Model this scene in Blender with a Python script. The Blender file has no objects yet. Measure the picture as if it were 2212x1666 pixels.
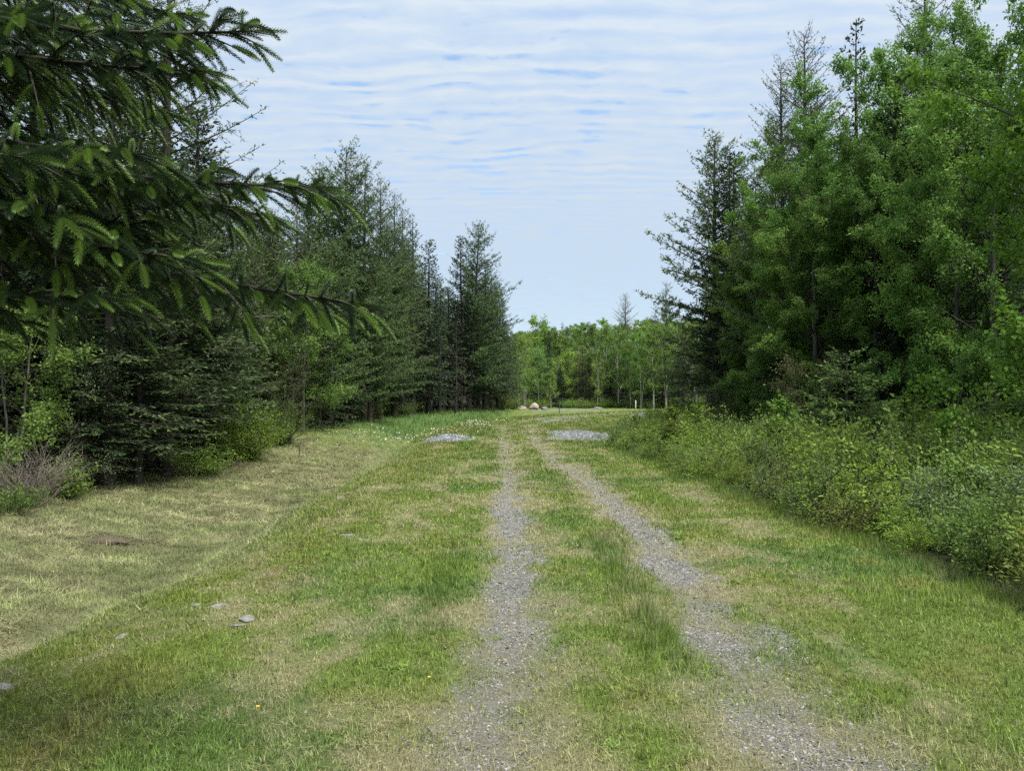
import bpy, math, random
import numpy as np

# ---------------------------------------------------------------- camera, sky, sun, exposure
scene = bpy.context.scene
COL = scene.collection
CAM_H = 1.7
FPX = 1736.0          # focal length in units of a 2212-wide frame
cam_data = bpy.data.cameras.new('camera')
cam_data.sensor_width = 36.0
cam_data.lens = FPX / 2212.0 * 36.0
cam_data.clip_start = 0.05
cam_data.clip_end = 5000.0
cam = bpy.data.objects.new('camera', cam_data)
COL.objects.link(cam)
cam.location = (0, 0, CAM_H)
cam.rotation_euler = (math.radians(90) + math.atan((855 - 833) / FPX), 0, 0)
scene.camera = cam

SUN_EL, SUN_AZ = 66.0, 128.0      # degrees; azimuth clockwise from +Y
world = bpy.data.worlds.new('World')
scene.world = world
world.use_nodes = True


def build_world():
    nt = world.node_tree
    nt.nodes.clear()
    N, L = nt.nodes.new, nt.links.new

    def math_(op, a, b=None, c=None, clamp=False):
        n = N('ShaderNodeMath'); n.operation = op; n.use_clamp = clamp
        for i, v in enumerate((a, b, c)):
            if v is None: continue
            if isinstance(v, (int, float)): n.inputs[i].default_value = v
            else: L(v, n.inputs[i])
        return n.outputs[0]
    out = N('ShaderNodeOutputWorld')
    sky = N('ShaderNodeTexSky')
    sky.sky_type = 'NISHITA'
    sky.sun_disc = False
    sky.sun_elevation = math.radians(SUN_EL)
    sky.sun_rotation = math.radians(SUN_AZ)
    sky.air_density = 1.0; sky.dust_density = 0.6; sky.ozone_density = 1.5
    bg1 = N('ShaderNodeBackground'); L(sky.outputs[0], bg1.inputs[0]); bg1.inputs[1].default_value = 0.05
    tc = N('ShaderNodeTexCoord')
    sep = N('ShaderNodeSeparateXYZ'); L(tc.outputs['Generated'], sep.inputs[0])
    z = math_('MAXIMUM', sep.outputs[2], 0.03)
    u = math_('DIVIDE', sep.outputs[0], z)
    v = math_('DIVIDE', sep.outputs[1], z)
    # long soft undulation of the rows, a layer of altocumulus overhead
    comb = N('ShaderNodeCombineXYZ'); L(u, comb.inputs[0]); L(v, comb.inputs[1])
    nz = N('ShaderNodeTexNoise'); L(comb.outputs[0], nz.inputs['Vector'])
    nz.inputs['Scale'].default_value = 0.9; nz.inputs['Detail'].default_value = 3.0
    nf = N('ShaderNodeTexNoise'); L(comb.outputs[0], nf.inputs['Vector'])
    nf.inputs['Scale'].default_value = 2.6; nf.inputs['Detail'].default_value = 4.0
    vd = math_('ADD', v, math_('MULTIPLY', math_('SUBTRACT', nz.outputs[0], 0.5), 0.45))
    vd = math_('ADD', vd, math_('MULTIPLY', math_('SUBTRACT', nf.outputs[0], 0.5), 0.22))
    vd = math_('ADD', vd, math_('MULTIPLY', u, 0.04))
    combw = N('ShaderNodeCombineXYZ'); L(math_('MULTIPLY', u, 1.8), combw.inputs[0]); L(math_('MULTIPLY', vd, 13.0), combw.inputs[1])
    nw = N('ShaderNodeTexNoise'); L(combw.outputs[0], nw.inputs['Vector'])
    nw.inputs['Scale'].default_value = 1.0; nw.inputs['Detail'].default_value = 2.0
    wave = math_('SINE', math_('MULTIPLY', vd, 2 * math.pi / 0.125))
    wave = math_('ADD', math_('MULTIPLY', wave, 0.45), math_('MULTIPLY', math_('SUBTRACT', nw.outputs[0], 0.5), 3.2))
    comb2 = N('ShaderNodeCombineXYZ')
    L(math_('MULTIPLY', u, 5.5), comb2.inputs[0]); L(math_('MULTIPLY', vd, 9.0), comb2.inputs[1])
    n2 = N('ShaderNodeTexNoise'); L(comb2.outputs[0], n2.inputs['Vector'])
    n2.inputs['Scale'].default_value = 1.0; n2.inputs['Detail'].default_value = 6.0; n2.inputs['Roughness'].default_value = 0.62
    n3 = N('ShaderNodeTexNoise'); L(comb.outputs[0], n3.inputs['Vector'])
    n3.inputs['Scale'].default_value = 0.75; n3.inputs['Detail'].default_value = 2.0
    n4 = N('ShaderNodeTexNoise'); L(comb.outputs[0], n4.inputs['Vector'])
    n4.inputs['Scale'].default_value = 5.0; n4.inputs['Detail'].default_value = 4.0
    # wave amplitude itself comes and goes
    amp = math_('MULTIPLY', math_('MULTIPLY_ADD', n3.outputs[0], 1.6, -0.2, clamp=True), 0.24)
    amp = math_('MULTIPLY', amp, math_('MAXIMUM', math_('MULTIPLY_ADD', v, -0.15, 1.35, clamp=True), 0.38))
    dens = math_('ADD', 0.84, math_('MULTIPLY', wave, amp))
    dens = math_('ADD', dens, math_('MULTIPLY', math_('SUBTRACT', n2.outputs[0], 0.5), 0.62))
    # the layer thins out into a few blue gaps in one place
    gu = math_('MULTIPLY', math_('ADD', u, 0.12), 1.5); gv = math_('MULTIPLY', math_('SUBTRACT', v, 3.1), 1.0)
    gap = math_('POWER', 2.718, math_('MULTIPLY', math_('ADD', math_('MULTIPLY', gu, gu), math_('MULTIPLY', gv, gv)), -1.0))
    hole = math_('ADD', math_('MULTIPLY_ADD', n4.outputs[0], -7.0, 2.6), math_('MULTIPLY', gap, .85))
    hole = math_('MINIMUM', math_('MAXIMUM', hole, 0.0), 1.0)
    hole = math_('MULTIPLY', hole, math_('MULTIPLY_ADD', wave, -0.9, 0.25, clamp=True))
    dens = math_('SUBTRACT', dens, math_('MULTIPLY', hole, 0.9))
    dens = math_('SUBTRACT', dens, math_('MULTIPLY', math_('MULTIPLY_ADD', v, 0.07, -0.25, clamp=True), 0.30))
    dens = math_('MINIMUM', math_('MAXIMUM', dens, 0.12), 1.0)
    ramp = N('ShaderNodeValToRGB'); L(dens, ramp.inputs[0])
    e = ramp.color_ramp.elements
    e[0].position = 0.10; e[0].color = (0.15, 0.15, 0.15, 1)
    e[1].position = 0.98; e[1].color = (1, 1, 1, 1)
    m1 = ramp.color_ramp.elements.new(0.55); m1.color = (0.66, 0.66, 0.66, 1)
    cc = N('ShaderNodeValToRGB'); L(dens, cc.inputs[0])
    c = cc.color_ramp.elements
    c[0].position = 0.15; c[0].color = (0.46, 0.68, 0.98, 1)
    c[1].position = 1.0; c[1].color = (0.79, 0.895, 1.0, 1)
    bg2 = N('ShaderNodeBackground'); L(cc.outputs[0], bg2.inputs[0]); L(math_('MULTIPLY', math_('MULTIPLY_ADD', sep.outputs[2], 0.6, 1.0), 0.150), bg2.inputs[1])
    mix = N('ShaderNodeMixShader'); L(ramp.outputs[0], mix.inputs[0]); L(bg1.outputs[0], mix.inputs[1]); L(bg2.outputs[0], mix.inputs[2])
    L(mix.outputs[0], out.inputs[0])


build_world()
sun_data = bpy.data.lights.new('sun', 'SUN')
sun_data.energy = 1.6
sun_data.angle = math.radians(24)
sun_data.color = (1.0, 0.95, 0.86)
sun = bpy.data.objects.new('sun', sun_data)
COL.objects.link(sun)
sun.rotation_euler = (math.radians(90 - SUN_EL), 0, math.radians(180 - SUN_AZ))
sun.location = (0, 0, 60)
vs = scene.view_settings
vs.view_transform = 'Standard'; vs.look = 'None'; vs.gamma = 1.0; vs.use_curve_mapping = False
vs.exposure = 2.3
cy = scene.cycles
cy.max_bounces = 4; cy.diffuse_bounces = 2; cy.glossy_bounces = 1; cy.transmission_bounces = 3; cy.transparent_max_bounces = 4
cy.caustics_reflective = False; cy.caustics_refractive = False
cy.use_denoising = False
cy.use_adaptive_sampling = True; cy.adaptive_threshold = 0.02

# ---------------------------------------------------------------- helpers
rng = np.random.default_rng(7)
prng = np.random.default_rng(77)


def _hash(ix, iy, s):
    h = (ix.astype(np.int64) * 374761393 + iy.astype(np.int64) * 668265263 + s * 982451653) & 0x7fffffff
    h = (h ^ (h >> 13)) * 1274126177 & 0x7fffffff
    h = h ^ (h >> 16)
    return (h & 0xffff) / 65535.0


def vnoise(x, y, s=0):
    x = np.asarray(x, float); y = np.asarray(y, float)
    ix = np.floor(x); iy = np.floor(y)
    fx = x - ix; fy = y - iy
    fx = fx * fx * (3 - 2 * fx); fy = fy * fy * (3 - 2 * fy)
    a = _hash(ix, iy, s); b = _hash(ix + 1, iy, s); c = _hash(ix, iy + 1, s); d = _hash(ix + 1, iy + 1, s)
    return (a * (1 - fx) + b * fx) * (1 - fy) + (c * (1 - fx) + d * fx) * fy


def fbm(x, y, s=0, o=4):
    r = 0; a = 0.5; t = 0
    for i in range(o):
        r = r + a * vnoise(x, y, s + 17 * i); t += a
        x = x * 2.03 + 5.1; y = y * 2.03 + 1.7; a *= 0.5
    return r / t


def sstep(a, b, x):
    t = np.clip((x - a) / (b - a), 0, 1)
    return t * t * (3 - 2 * t)


def lerp(a, b, t):
    return a + (b - a) * t


def road_x(y):
    t = np.maximum(np.asarray(y, float) - 40, 0)
    t = np.minimum(t, 58)
    return 0.0088 * t * t


def tree_edge_left(y):
    return np.interp(y, [0, 5, 18, 24, 30, 38, 50, 61, 80, 95, 100], [-12, -12, -11.5, -11.1, -10.0, -9.9, -8, -5.8, -3, -0.6, 3])


def shrub_edge(y):
    return np.interp(y, [0, 6, 12, 20, 30, 38, 50, 70, 100], [4.4, 4.15, 3.65, 3.55, 3.75, 4.7, 8.5, 14, 20]) + 0.35 * (vnoise(np.asarray(y, float) * 0.5, 0.0, 5) - .5)


def tree_edge_right(y):
    return np.interp(y, [0, 10, 20, 30, 42, 60, 80, 100], [9.5, 9.5, 9.8, 9.8, 9.8, 14, 19, 25])


def bank_edge(y):
    return -2.85 - 0.02 * np.asarray(y, float) + 0.9 * (fbm(np.asarray(y, float) * 0.42, 3.3, 9, 3) - .5)


def zg(x, y):
    x = np.asarray(x, float); y = np.asarray(y, float)
    zr = np.interp(y, [-2000, 0, 14, 21, 28, 35, 42, 60, 100, 125, 150, 200, 260, 400, 3000], [0, 0, 0, -.12, -.26, -.22, -.12, .05, .1, .5, 3.2, 9, 13, 15, 16])
    s = bank_edge(y) - (x - road_x(y))
    near = np.interp(s, [-0.6, 0, .5, 1.2, 1.9, 2.6, 5, 9, 14, 40], [0, -.05, -.28, -.78, -1.05, -1.08, -.85, -.55, -.35, 0.2])
    far = np.interp(s, [-0.6, 0, 1.2, 2.4, 4, 6, 14, 40], [0, -.06, -.25, -.1, .28, .38, .45, .8])
    f = 1 - sstep(24, 36, y)
    far = np.where(s > 1.2, far * (1 - sstep(-3.5, 1.5, x)), far)
    left = near * f + far * (1 - f)
    left = left * (1 - sstep(95, 125, y))
    r = (x - road_x(y)) - 3.6
    right = np.interp(r, [0, .8, 2.5, 6, 14, 60], [0, -.12, -.12, .15, .55, 1.2])
    z = zr + np.where(s > -0.6, left, 0) + np.where(r > 0, right, 0)
    bump = (fbm(x * 0.55, y * 0.55, 3, 3) - .5) * .10 + (fbm(x * 2.3, y * 2.3, 31, 2) - .5) * .035
    bump = bump * np.interp(s, [-1, 0.5], [0.7, 1.6])
    hay = sstep(0.4, 2, s)
    bump = bump + hay * ((fbm(x * .9, y * .9, 77, 3) - .5) * .18 + (fbm(x * 3.2, y * 3.2, 79, 2) - .5) * .06)
    rl = np.exp(-((x - rut_left(y)) / .28) ** 2) + np.exp(-((x - rut_right(y)) / .3) ** 2)
    z = z + bump - 0.035 * rl
    # hill undulation far off
    z = z + sstep(130, 200, np.hypot(x, y)) * (fbm(x * .012, y * .012, 8, 3) - .5) * 7
    return z


def rut_left(y):
    return np.interp(y, [0, 3.6, 4.2, 5.4, 8.5, 12], [-.2, -.2, -.15, -.04, .02, .0]) + 0.03 * np.sin(np.asarray(y, float) * .45) - 0.016 * np.maximum(np.asarray(y, float) - 10, 0) + road_x(y)


def rut_right(y):
    return np.interp(y, [0, 4, 8, 16, 22, 40], [1.38, 1.40, 1.60, 1.55, 1.22, 0.95]) + road_x(y)


def ground_at(px, py):
    """where the line of sight through a point of the photograph meets the terrain"""
    dx = (px - 1106) / FPX; dz = (855 - py) / FPX
    Y = np.arange(2.5, 160, 0.02)
    d = CAM_H + dz * Y - zg(dx * Y, Y)
    i = int(np.argmax(d < 0))
    return float(dx * Y[i]), float(Y[i]), float(zg(dx * Y[i], Y[i]))


def make_mesh(name, V, F, mat, attrs=None, smooth=False):
    V = np.ascontiguousarray(V, dtype=np.float32); F = np.ascontiguousarray(F, dtype=np.int32)
    me = bpy.data.meshes.new(name)
    k = F.shape[1]
    me.vertices.add(len(V)); me.vertices.foreach_set('co', V.ravel())
    me.loops.add(F.size); me.loops.foreach_set('vertex_index', F.ravel())
    me.polygons.add(len(F)); me.polygons.foreach_set('loop_start', np.arange(0, F.size, k, dtype=np.int32))
    if smooth: me.polygons.foreach_set('use_smooth', np.ones(len(F), dtype=bool))
    for an, arr in (attrs or {}).items():
        arr = np.asarray(arr, dtype=np.float32)
        if arr.ndim == 1:
            a = me.attributes.new(an, 'FLOAT', 'POINT'); a.data.foreach_set('value', arr)
        else:
            if arr.shape[1] == 3: arr = np.concatenate([arr, np.ones((len(arr), 1), np.float32)], 1)
            a = me.attributes.new(an, 'FLOAT_COLOR', 'POINT'); a.data.foreach_set('color', np.ascontiguousarray(arr).ravel())
    if mat: me.materials.append(mat)
    me.update(calc_edges=True)
    return me


class Geo:
    """collects triangles of one mesh"""
    def __init__(self): self.V = []; self.F = []; self.A = []; self.n = 0

    def add(self, V, F, a=0.5):
        V = np.asarray(V, float).reshape(-1, 3); F = np.asarray(F, int).reshape(-1, 3)
        self.V.append(V); self.F.append(F + self.n); self.n += len(V)
        self.A.append(np.full(len(V), a) if np.isscalar(a) else np.asarray(a, float))

    def tube(self, P, R, sides=5, a=0.5):
        P = np.asarray(P, float); R = np.asarray(R, float); n = len(P)
        T = np.gradient(P, axis=0); T /= np.linalg.norm(T, axis=1, keepdims=True) + 1e-9
        ref = np.array([0.31, 0.12, 0.94]) if abs(T[0][2]) < .8 else np.array([1.0, .1, .05])
        S = np.cross(T, ref); S /= np.linalg.norm(S, axis=1, keepdims=True) + 1e-9
        U = np.cross(T, S)
        an = np.arange(sides) * 2 * np.pi / sides
        V = P[:, None] + R[:, None, None] * (np.cos(an)[None, :, None] * S[:, None] + np.sin(an)[None, :, None] * U[:, None])
        i = np.arange(n - 1)[:, None] * sides; j = np.arange(sides)[None]; j2 = (j + 1) % sides
        q = np.stack([i + j, i + j2, i + sides + j2, i + sides + j], -1).reshape(-1, 4)
        self.add(V.reshape(-1, 3), np.concatenate([q[:, [0, 1, 2]], q[:, [0, 2, 3]]]), a)

    def slivers(self, A, B, w, a=0.3):
        """thin twigs as three-sided spikes"""
        A = np.asarray(A); B = np.asarray(B); n = len(A)
        if n == 0: return
        D = B - A; D = D / (np.linalg.norm(D, axis=1, keepdims=True) + 1e-9)
        S = np.cross(D, np.tile([0.3, 0.2, 0.9], (n, 1))); S /= np.linalg.norm(S, axis=1, keepdims=True) + 1e-9
        U = np.cross(D, S)
        w = np.broadcast_to(np.asarray(w, float), (n,))[:, None]
        V = np.stack([A + S * w, A - S * w * .5 + U * w * .87, A - S * w * .5 - U * w * .87, B], 1)
        b = np.arange(n)[:, None] * 4
        F = np.concatenate([b + np.array([[0, 1, 3]]), b + np.array([[1, 2, 3]]), b + np.array([[2, 0, 3]])])
        self.add(V.reshape(-1, 3), F, a)

    def leaves(self, P, D, Nn, L, W, a, fold=0.15, wide=0.45):
        n = len(P)
        if n == 0: return
        D = D / (np.linalg.norm(D, axis=1, keepdims=True) + 1e-9)
        S = np.cross(D, Nn); S /= np.linalg.norm(S, axis=1, keepdims=True) + 1e-9
        Nn = np.cross(S, D)
        L = np.broadcast_to(np.asarray(L, float), (n,))[:, None]; W = np.broadcast_to(np.asarray(W, float), (n,))[:, None]
        mid = P + D * L * wide + Nn * W * fold
        V = np.stack([P, mid + S * W * .5, P + D * L, mid - S * W * .5], 1)
        b = np.arange(n)[:, None] * 4
        F = np.concatenate([b + np.array([[0, 1, 2]]), b + np.array([[0, 2, 3]])])
        self.add(V.reshape(-1, 3), F, np.repeat(np.broadcast_to(a, (n,)), 4))

    def mesh(self, name, mat, smooth=False):
        return make_mesh(name, np.concatenate(self.V), np.concatenate(self.F), mat, {'v': np.concatenate(self.A)}, smooth)


def empty(name, loc):
    o = bpy.data.objects.new(name, None)
    o.empty_display_size = 0.3
    o.location = loc
    COL.objects.link(o)
    return o


def link(name, me, parent=None, loc=None):
    o = bpy.data.objects.new(name, me)
    COL.objects.link(o)
    if parent: o.parent = parent
    if loc is not None: o.location = loc
    return o


def tag(o, label=None, cat=None, group=None, kind=None):
    if label: o['label'] = label
    if cat: o['category'] = cat
    if group: o['group'] = group
    if kind: o['kind'] = kind
    return o


def unit(v):
    v = np.asarray(v, float)
    return v / (np.linalg.norm(v, axis=-1, keepdims=True) + 1e-9)


# ---------------------------------------------------------------- materials
def new_mat(name):
    m = bpy.data.materials.new(name); m.use_nodes = True
    nt = m.node_tree; nt.nodes.clear()
    return m, nt, nt.nodes.new, nt.links.new


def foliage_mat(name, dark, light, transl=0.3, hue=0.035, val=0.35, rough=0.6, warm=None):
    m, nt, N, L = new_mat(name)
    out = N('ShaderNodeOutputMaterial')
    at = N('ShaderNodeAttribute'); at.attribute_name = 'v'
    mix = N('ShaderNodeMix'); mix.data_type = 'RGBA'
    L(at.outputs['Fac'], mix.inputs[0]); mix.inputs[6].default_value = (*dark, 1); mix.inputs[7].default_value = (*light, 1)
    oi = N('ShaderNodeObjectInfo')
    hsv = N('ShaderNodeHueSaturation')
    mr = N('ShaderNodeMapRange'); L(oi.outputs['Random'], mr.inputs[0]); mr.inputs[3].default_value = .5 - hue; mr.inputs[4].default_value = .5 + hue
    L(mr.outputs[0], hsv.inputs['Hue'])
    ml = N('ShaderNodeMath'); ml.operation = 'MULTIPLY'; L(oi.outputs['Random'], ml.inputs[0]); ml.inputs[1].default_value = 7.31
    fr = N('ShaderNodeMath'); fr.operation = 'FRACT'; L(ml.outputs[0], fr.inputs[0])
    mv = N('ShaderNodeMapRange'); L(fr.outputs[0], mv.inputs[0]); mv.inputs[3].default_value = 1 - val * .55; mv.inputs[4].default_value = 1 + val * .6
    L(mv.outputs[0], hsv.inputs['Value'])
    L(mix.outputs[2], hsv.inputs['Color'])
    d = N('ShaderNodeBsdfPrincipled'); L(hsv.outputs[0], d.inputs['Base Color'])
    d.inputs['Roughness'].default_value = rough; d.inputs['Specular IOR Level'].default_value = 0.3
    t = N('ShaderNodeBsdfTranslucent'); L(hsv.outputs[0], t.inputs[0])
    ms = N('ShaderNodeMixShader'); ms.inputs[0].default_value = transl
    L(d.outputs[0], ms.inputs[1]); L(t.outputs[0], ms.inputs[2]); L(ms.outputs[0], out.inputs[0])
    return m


def bark_mat(name, c1, c2, scale=14, stretch=0.25, rough=0.9, bands=False, bump=0.5):
    m, nt, N, L = new_mat(name)
    out = N('ShaderNodeOutputMaterial'); b = N('ShaderNodeBsdfPrincipled')
    tc = N('ShaderNodeTexCoord'); mp = N('ShaderNodeMapping'); L(tc.outputs['Object'], mp.inputs[0])
    mp.inputs['Scale'].default_value = (scale, scale, scale * stretch)
    nz = N('ShaderNodeTexNoise'); L(mp.outputs[0], nz.inputs['Vector']); nz.inputs['Scale'].default_value = 1.0; nz.inputs['Detail'].default_value = 5
    rp = N('ShaderNodeValToRGB'); L(nz.outputs[0], rp.inputs[0])
    e = rp.color_ramp.elements
    if bands:
        e[0].position = .34; e[1].position = .44
    else:
        e[0].position = .3; e[1].position = .7
    e[0].color = (*c1, 1); e[1].color = (*c2, 1)
    L(rp.outputs[0], b.inputs['Base Color']); b.inputs['Roughness'].default_value = rough; b.inputs['Specular IOR Level'].default_value = .2
    bp = N('ShaderNodeBump'); bp.inputs['Strength'].default_value = bump; bp.inputs['Distance'].default_value = .02
    L(nz.outputs[0], bp.inputs['Height']); L(bp.outputs[0], b.inputs['Normal'])
    L(b.outputs[0], out.inputs[0])
    return m


def attr_mat(name, transl=0.0, rough=0.8, noise=None, bump=0.0):
    """colour comes from the 'col' of each piece"""
    m, nt, N, L = new_mat(name)
    out = N('ShaderNodeOutputMaterial'); b = N('ShaderNodeBsdfPrincipled')
    at = N('ShaderNodeAttribute'); at.attribute_name = 'col'
    src = at.outputs['Color']
    if noise:
        g = N('ShaderNodeNewGeometry'); nz = N('ShaderNodeTexNoise'); L(g.outputs['Position'], nz.inputs['Vector'])
        nz.inputs['Scale'].default_value = noise; nz.inputs['Detail'].default_value = 6; nz.inputs['Roughness'].default_value = .7
        mr = N('ShaderNodeMapRange'); L(nz.outputs[0], mr.inputs[0]); mr.inputs[1].default_value = .25; mr.inputs[2].default_value = .75
        mr.inputs[3].default_value = .35; mr.inputs[4].default_value = 1.65
        vm = N('ShaderNodeVectorMath'); vm.operation = 'SCALE'; L(src, vm.inputs[0]); L(mr.outputs[0], vm.inputs['Scale'])
        src = vm.outputs[0]
        if bump:
            bp = N('ShaderNodeBump'); bp.inputs['Strength'].default_value = bump; bp.inputs['Distance'].default_value = .03
            L(nz.outputs[0], bp.inputs['Height']); L(bp.outputs[0], b.inputs['Normal'])
    L(src, b.inputs['Base Color']); b.inputs['Roughness'].default_value = rough; b.inputs['Specular IOR Level'].default_value = .25
    if transl:
        t = N('ShaderNodeBsdfTranslucent'); L(src, t.inputs[0])
        ms = N('ShaderNodeMixShader'); ms.inputs[0].default_value = transl
        L(b.outputs[0], ms.inputs[1]); L(t.outputs[0], ms.inputs[2]); L(ms.outputs[0], out.inputs[0])
    else:
        L(b.outputs[0], out.inputs[0])
    return m


def rock_mat(name, c1, c2, scale=6, moss=None):
    m, nt, N, L = new_mat(name)
    out = N('ShaderNodeOutputMaterial'); b = N('ShaderNodeBsdfPrincipled')
    g = N('ShaderNodeNewGeometry')
    nz = N('ShaderNodeTexNoise'); L(g.outputs['Position'], nz.inputs['Vector']); nz.inputs['Scale'].default_value = scale; nz.inputs['Detail'].default_value = 8; nz.inputs['Roughness'].default_value = .7
    rp = N('ShaderNodeValToRGB'); L(nz.outputs[0], rp.inputs[0])
    rp.color_ramp.elements[0].position = .35; rp.color_ramp.elements[1].position = .65
    rp.color_ramp.elements[0].color = (*c1, 1); rp.color_ramp.elements[1].color = (*c2, 1)
    L(rp.outputs[0], b.inputs['Base Color']); b.inputs['Roughness'].default_value = .9
    bp = N('ShaderNodeBump'); bp.inputs['Strength'].default_value = .6; bp.inputs['Distance'].default_value = .04
    L(nz.outputs[0], bp.inputs['Height']); L(bp.outputs[0], b.inputs['Normal']); L(b.outputs[0], out.inputs[0])
    return m


M = {}
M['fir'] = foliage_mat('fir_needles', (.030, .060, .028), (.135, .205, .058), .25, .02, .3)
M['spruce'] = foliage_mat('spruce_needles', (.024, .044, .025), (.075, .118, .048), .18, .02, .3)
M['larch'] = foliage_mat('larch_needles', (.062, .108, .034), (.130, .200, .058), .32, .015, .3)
M['maple'] = foliage_mat('maple_leaves', (.080, .158, .030), (.178, .285, .052), .46, .015, .4)
M['maple_bright'] = foliage_mat('bright_maple_leaves', (.075, .165, .018), (.17, .30, .030), .45, .01, .1)
M['birch'] = foliage_mat('birch_leaves', (.100, .185, .033), (.215, .345, .060), .48, .022, .5)
M['pale_leaf'] = foliage_mat('pale_leaves', (.07, .10, .04), (.17, .20, .085), .35, .03, .2)
M['bronze_leaf'] = foliage_mat('bronze_leaves', (.075, .095, .03), (.16, .17, .07), .35, .01, .2)
M['shrub_green'] = foliage_mat('shrub_leaves', (.090, .160, .030), (.23, .34, .062), .4, .018, .4)
M['shrub_lime'] = foliage_mat('lime_shrub_leaves', (.12, .20, .026), (.27, .38, .052), .42, .02, .25)
M['shrub_grey'] = foliage_mat('grey_green_leaves', (.09, .15, .05), (.22, .30, .11), .3, .012, .25)
M['shrub_olive'] = foliage_mat('olive_leaves', (.095, .14, .028), (.22, .285, .06), .38, .025, .3)
M['rusty'] = foliage_mat('dying_needles', (.07, .055, .03), (.15, .115, .06), .2, .01, .2)
M['sapling'] = foliage_mat('young_fir_needles', (.07, .13, .035), (.22, .33, .085), .3, 0, 0)
M['dead'] = foliage_mat('dead_twigs', (.07, .058, .048), (.17, .145, .12), 0, .01, .2, .9)
M['near_needles'] = foliage_mat('young_spruce_needles', (.016, .036, .015), (.145, .245, .042), .25, .0, .0, .5)
M['bark_dark'] = bark_mat('dark_bark', (.022, .019, .016), (.075, .066, .056))
M['bark_grey'] = bark_mat('grey_bark', (.05, .046, .038), (.15, .138, .118))
M['bark_birch'] = bark_mat('birch_bark', (.05, .045, .04), (.46, .43, .37), 9, 2.2, .7, True, .2)
M['bark_larch'] = bark_mat('larch_bark', (.045, .036, .03), (.13, .11, .09))
M['ground'] = attr_mat('turf_and_soil', 0, .95, 75.0, .9)
M['blade'] = attr_mat('grass_blades', .35, .55)
M['chip'] = attr_mat('slate_chips', 0, .8, 60.0, .15)
M['rock_grey'] = rock_mat('pale_rock', (.09, .088, .08), (.25, .245, .225), 14)
M['rock_dark'] = rock_mat('dark_rock', (.03, .032, .03), (.11, .11, .105), 12)
M['rock_pink'] = rock_mat('granite', (.20, .15, .12), (.44, .37, .33), 2.5)
M['soil'] = rock_mat('turned_soil', (.035, .026, .018), (.12, .09, .06), 18)
M['gravel_base'] = rock_mat('gravel_bed', (.08, .084, .088), (.22, .23, .24), 16)


def plain_mat(name, c, rough=.8):
    m, nt, N, L = new_mat(name)
    out = N('ShaderNodeOutputMaterial'); b = N('ShaderNodeBsdfPrincipled')
    g = N('ShaderNodeNewGeometry'); nz = N('ShaderNodeTexNoise'); L(g.outputs['Position'], nz.inputs['Vector']); nz.inputs['Scale'].default_value = 20
    hs = N('ShaderNodeHueSaturation'); hs.inputs['Color'].default_value = (*c, 1)
    mr = N('ShaderNodeMapRange'); L(nz.outputs[0], mr.inputs[0]); mr.inputs[3].default_value = .6; mr.inputs[4].default_value = 1.4
    L(mr.outputs[0], hs.inputs['Value']); L(hs.outputs[0], b.inputs['Base Color']); b.inputs['Roughness'].default_value = rough
    L(b.outputs[0], out.inputs[0])
    return m


M['white_paint'] = plain_mat('white_paint', (.7, .7, .68))
M['dark_metal'] = plain_mat('dark_metal', (.05, .05, .05))
M['yellow_petal'] = plain_mat('yellow_petals', (.75, .42, .02))
M['white_petal'] = plain_mat('white_petals', (.40, .41, .34))


# ---------------------------------------------------------------- ground colour fields
def gravel_mask(x, y):
    """how much bare slate gravel lies at a place, 0..1"""
    n = fbm(x * 3.1, y * 1.7, 21, 4); n2 = fbm(x * 1.1, y * .9, 5, 3)
    dl = np.abs(x - rut_left(y)); dr = np.abs(x - rut_right(y))
    wl = np.interp(y, [3, 5, 7, 11, 14, 18, 40], [.05, .07, .09, .09, .08, .08, .07])
    gl = 1 - sstep(wl - .06, wl + .26, dl + (n - .5) * .7)
    gl = gl * np.interp(y, [3, 3.7, 6.5, 12.5, 16, 22, 34, 40], [.35, .45, .9, 1, .55, .45, .4, .2])
    wr = np.interp(y, [3, 5, 8, 13, 20, 40], [.19, .15, .13, .12, .09, .07])
    gr = 1 - sstep(wr - .06, wr + .30, dr + (n - .5) * .85)
    bars = np.interp(y, [3, 4.35, 4.75, 5.0, 5.5, 5.8, 6.1, 6.6, 7.0, 7.25, 9.2, 9.6, 10, 12, 15, 22, 36], [.6, .65, .2, .3, .9, .85, .3, .8, .3, .95, .95, .8, .9, .75, .6, .5, .4])
    gr = gr * bars
    g = np.maximum(gl, gr)
    # thin scatter between
    g = np.maximum(g, (1 - sstep(.35, .75, np.minimum(dl, dr))) * sstep(.55, .75, n2) * .45)
    # far gravel road, past the bend
    X = x - road_x(y)
    n5 = fbm(x * .35, y * .12, 61, 3)
    far = sstep(47, 52, y) * (1 - sstep(88, 96, y)) * (1 - sstep(1.2, 2.6, np.abs(X - .6))) * sstep(.25, .45, n5)
    far2 = sstep(82, 85, y) * (1 - sstep(94, 95, y)) * sstep(1.5, 3, x) * (1 - sstep(8, 11, x))
    g = np.maximum(g, np.maximum(far * .8, far2 * .95 * sstep(.35, .6, fbm(x * .5, y * .2, 63, 3))))
    # loose stone spread on the right, in front of the bend
    e = ((x - 3.4) / 2.0) ** 2 + ((y - 36.2) / 2.2) ** 2
    g = np.maximum(g, 1 - sstep(.6, 1.15, e + (n - .5) * .8))
    return np.clip(g, 0, 1)


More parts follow.
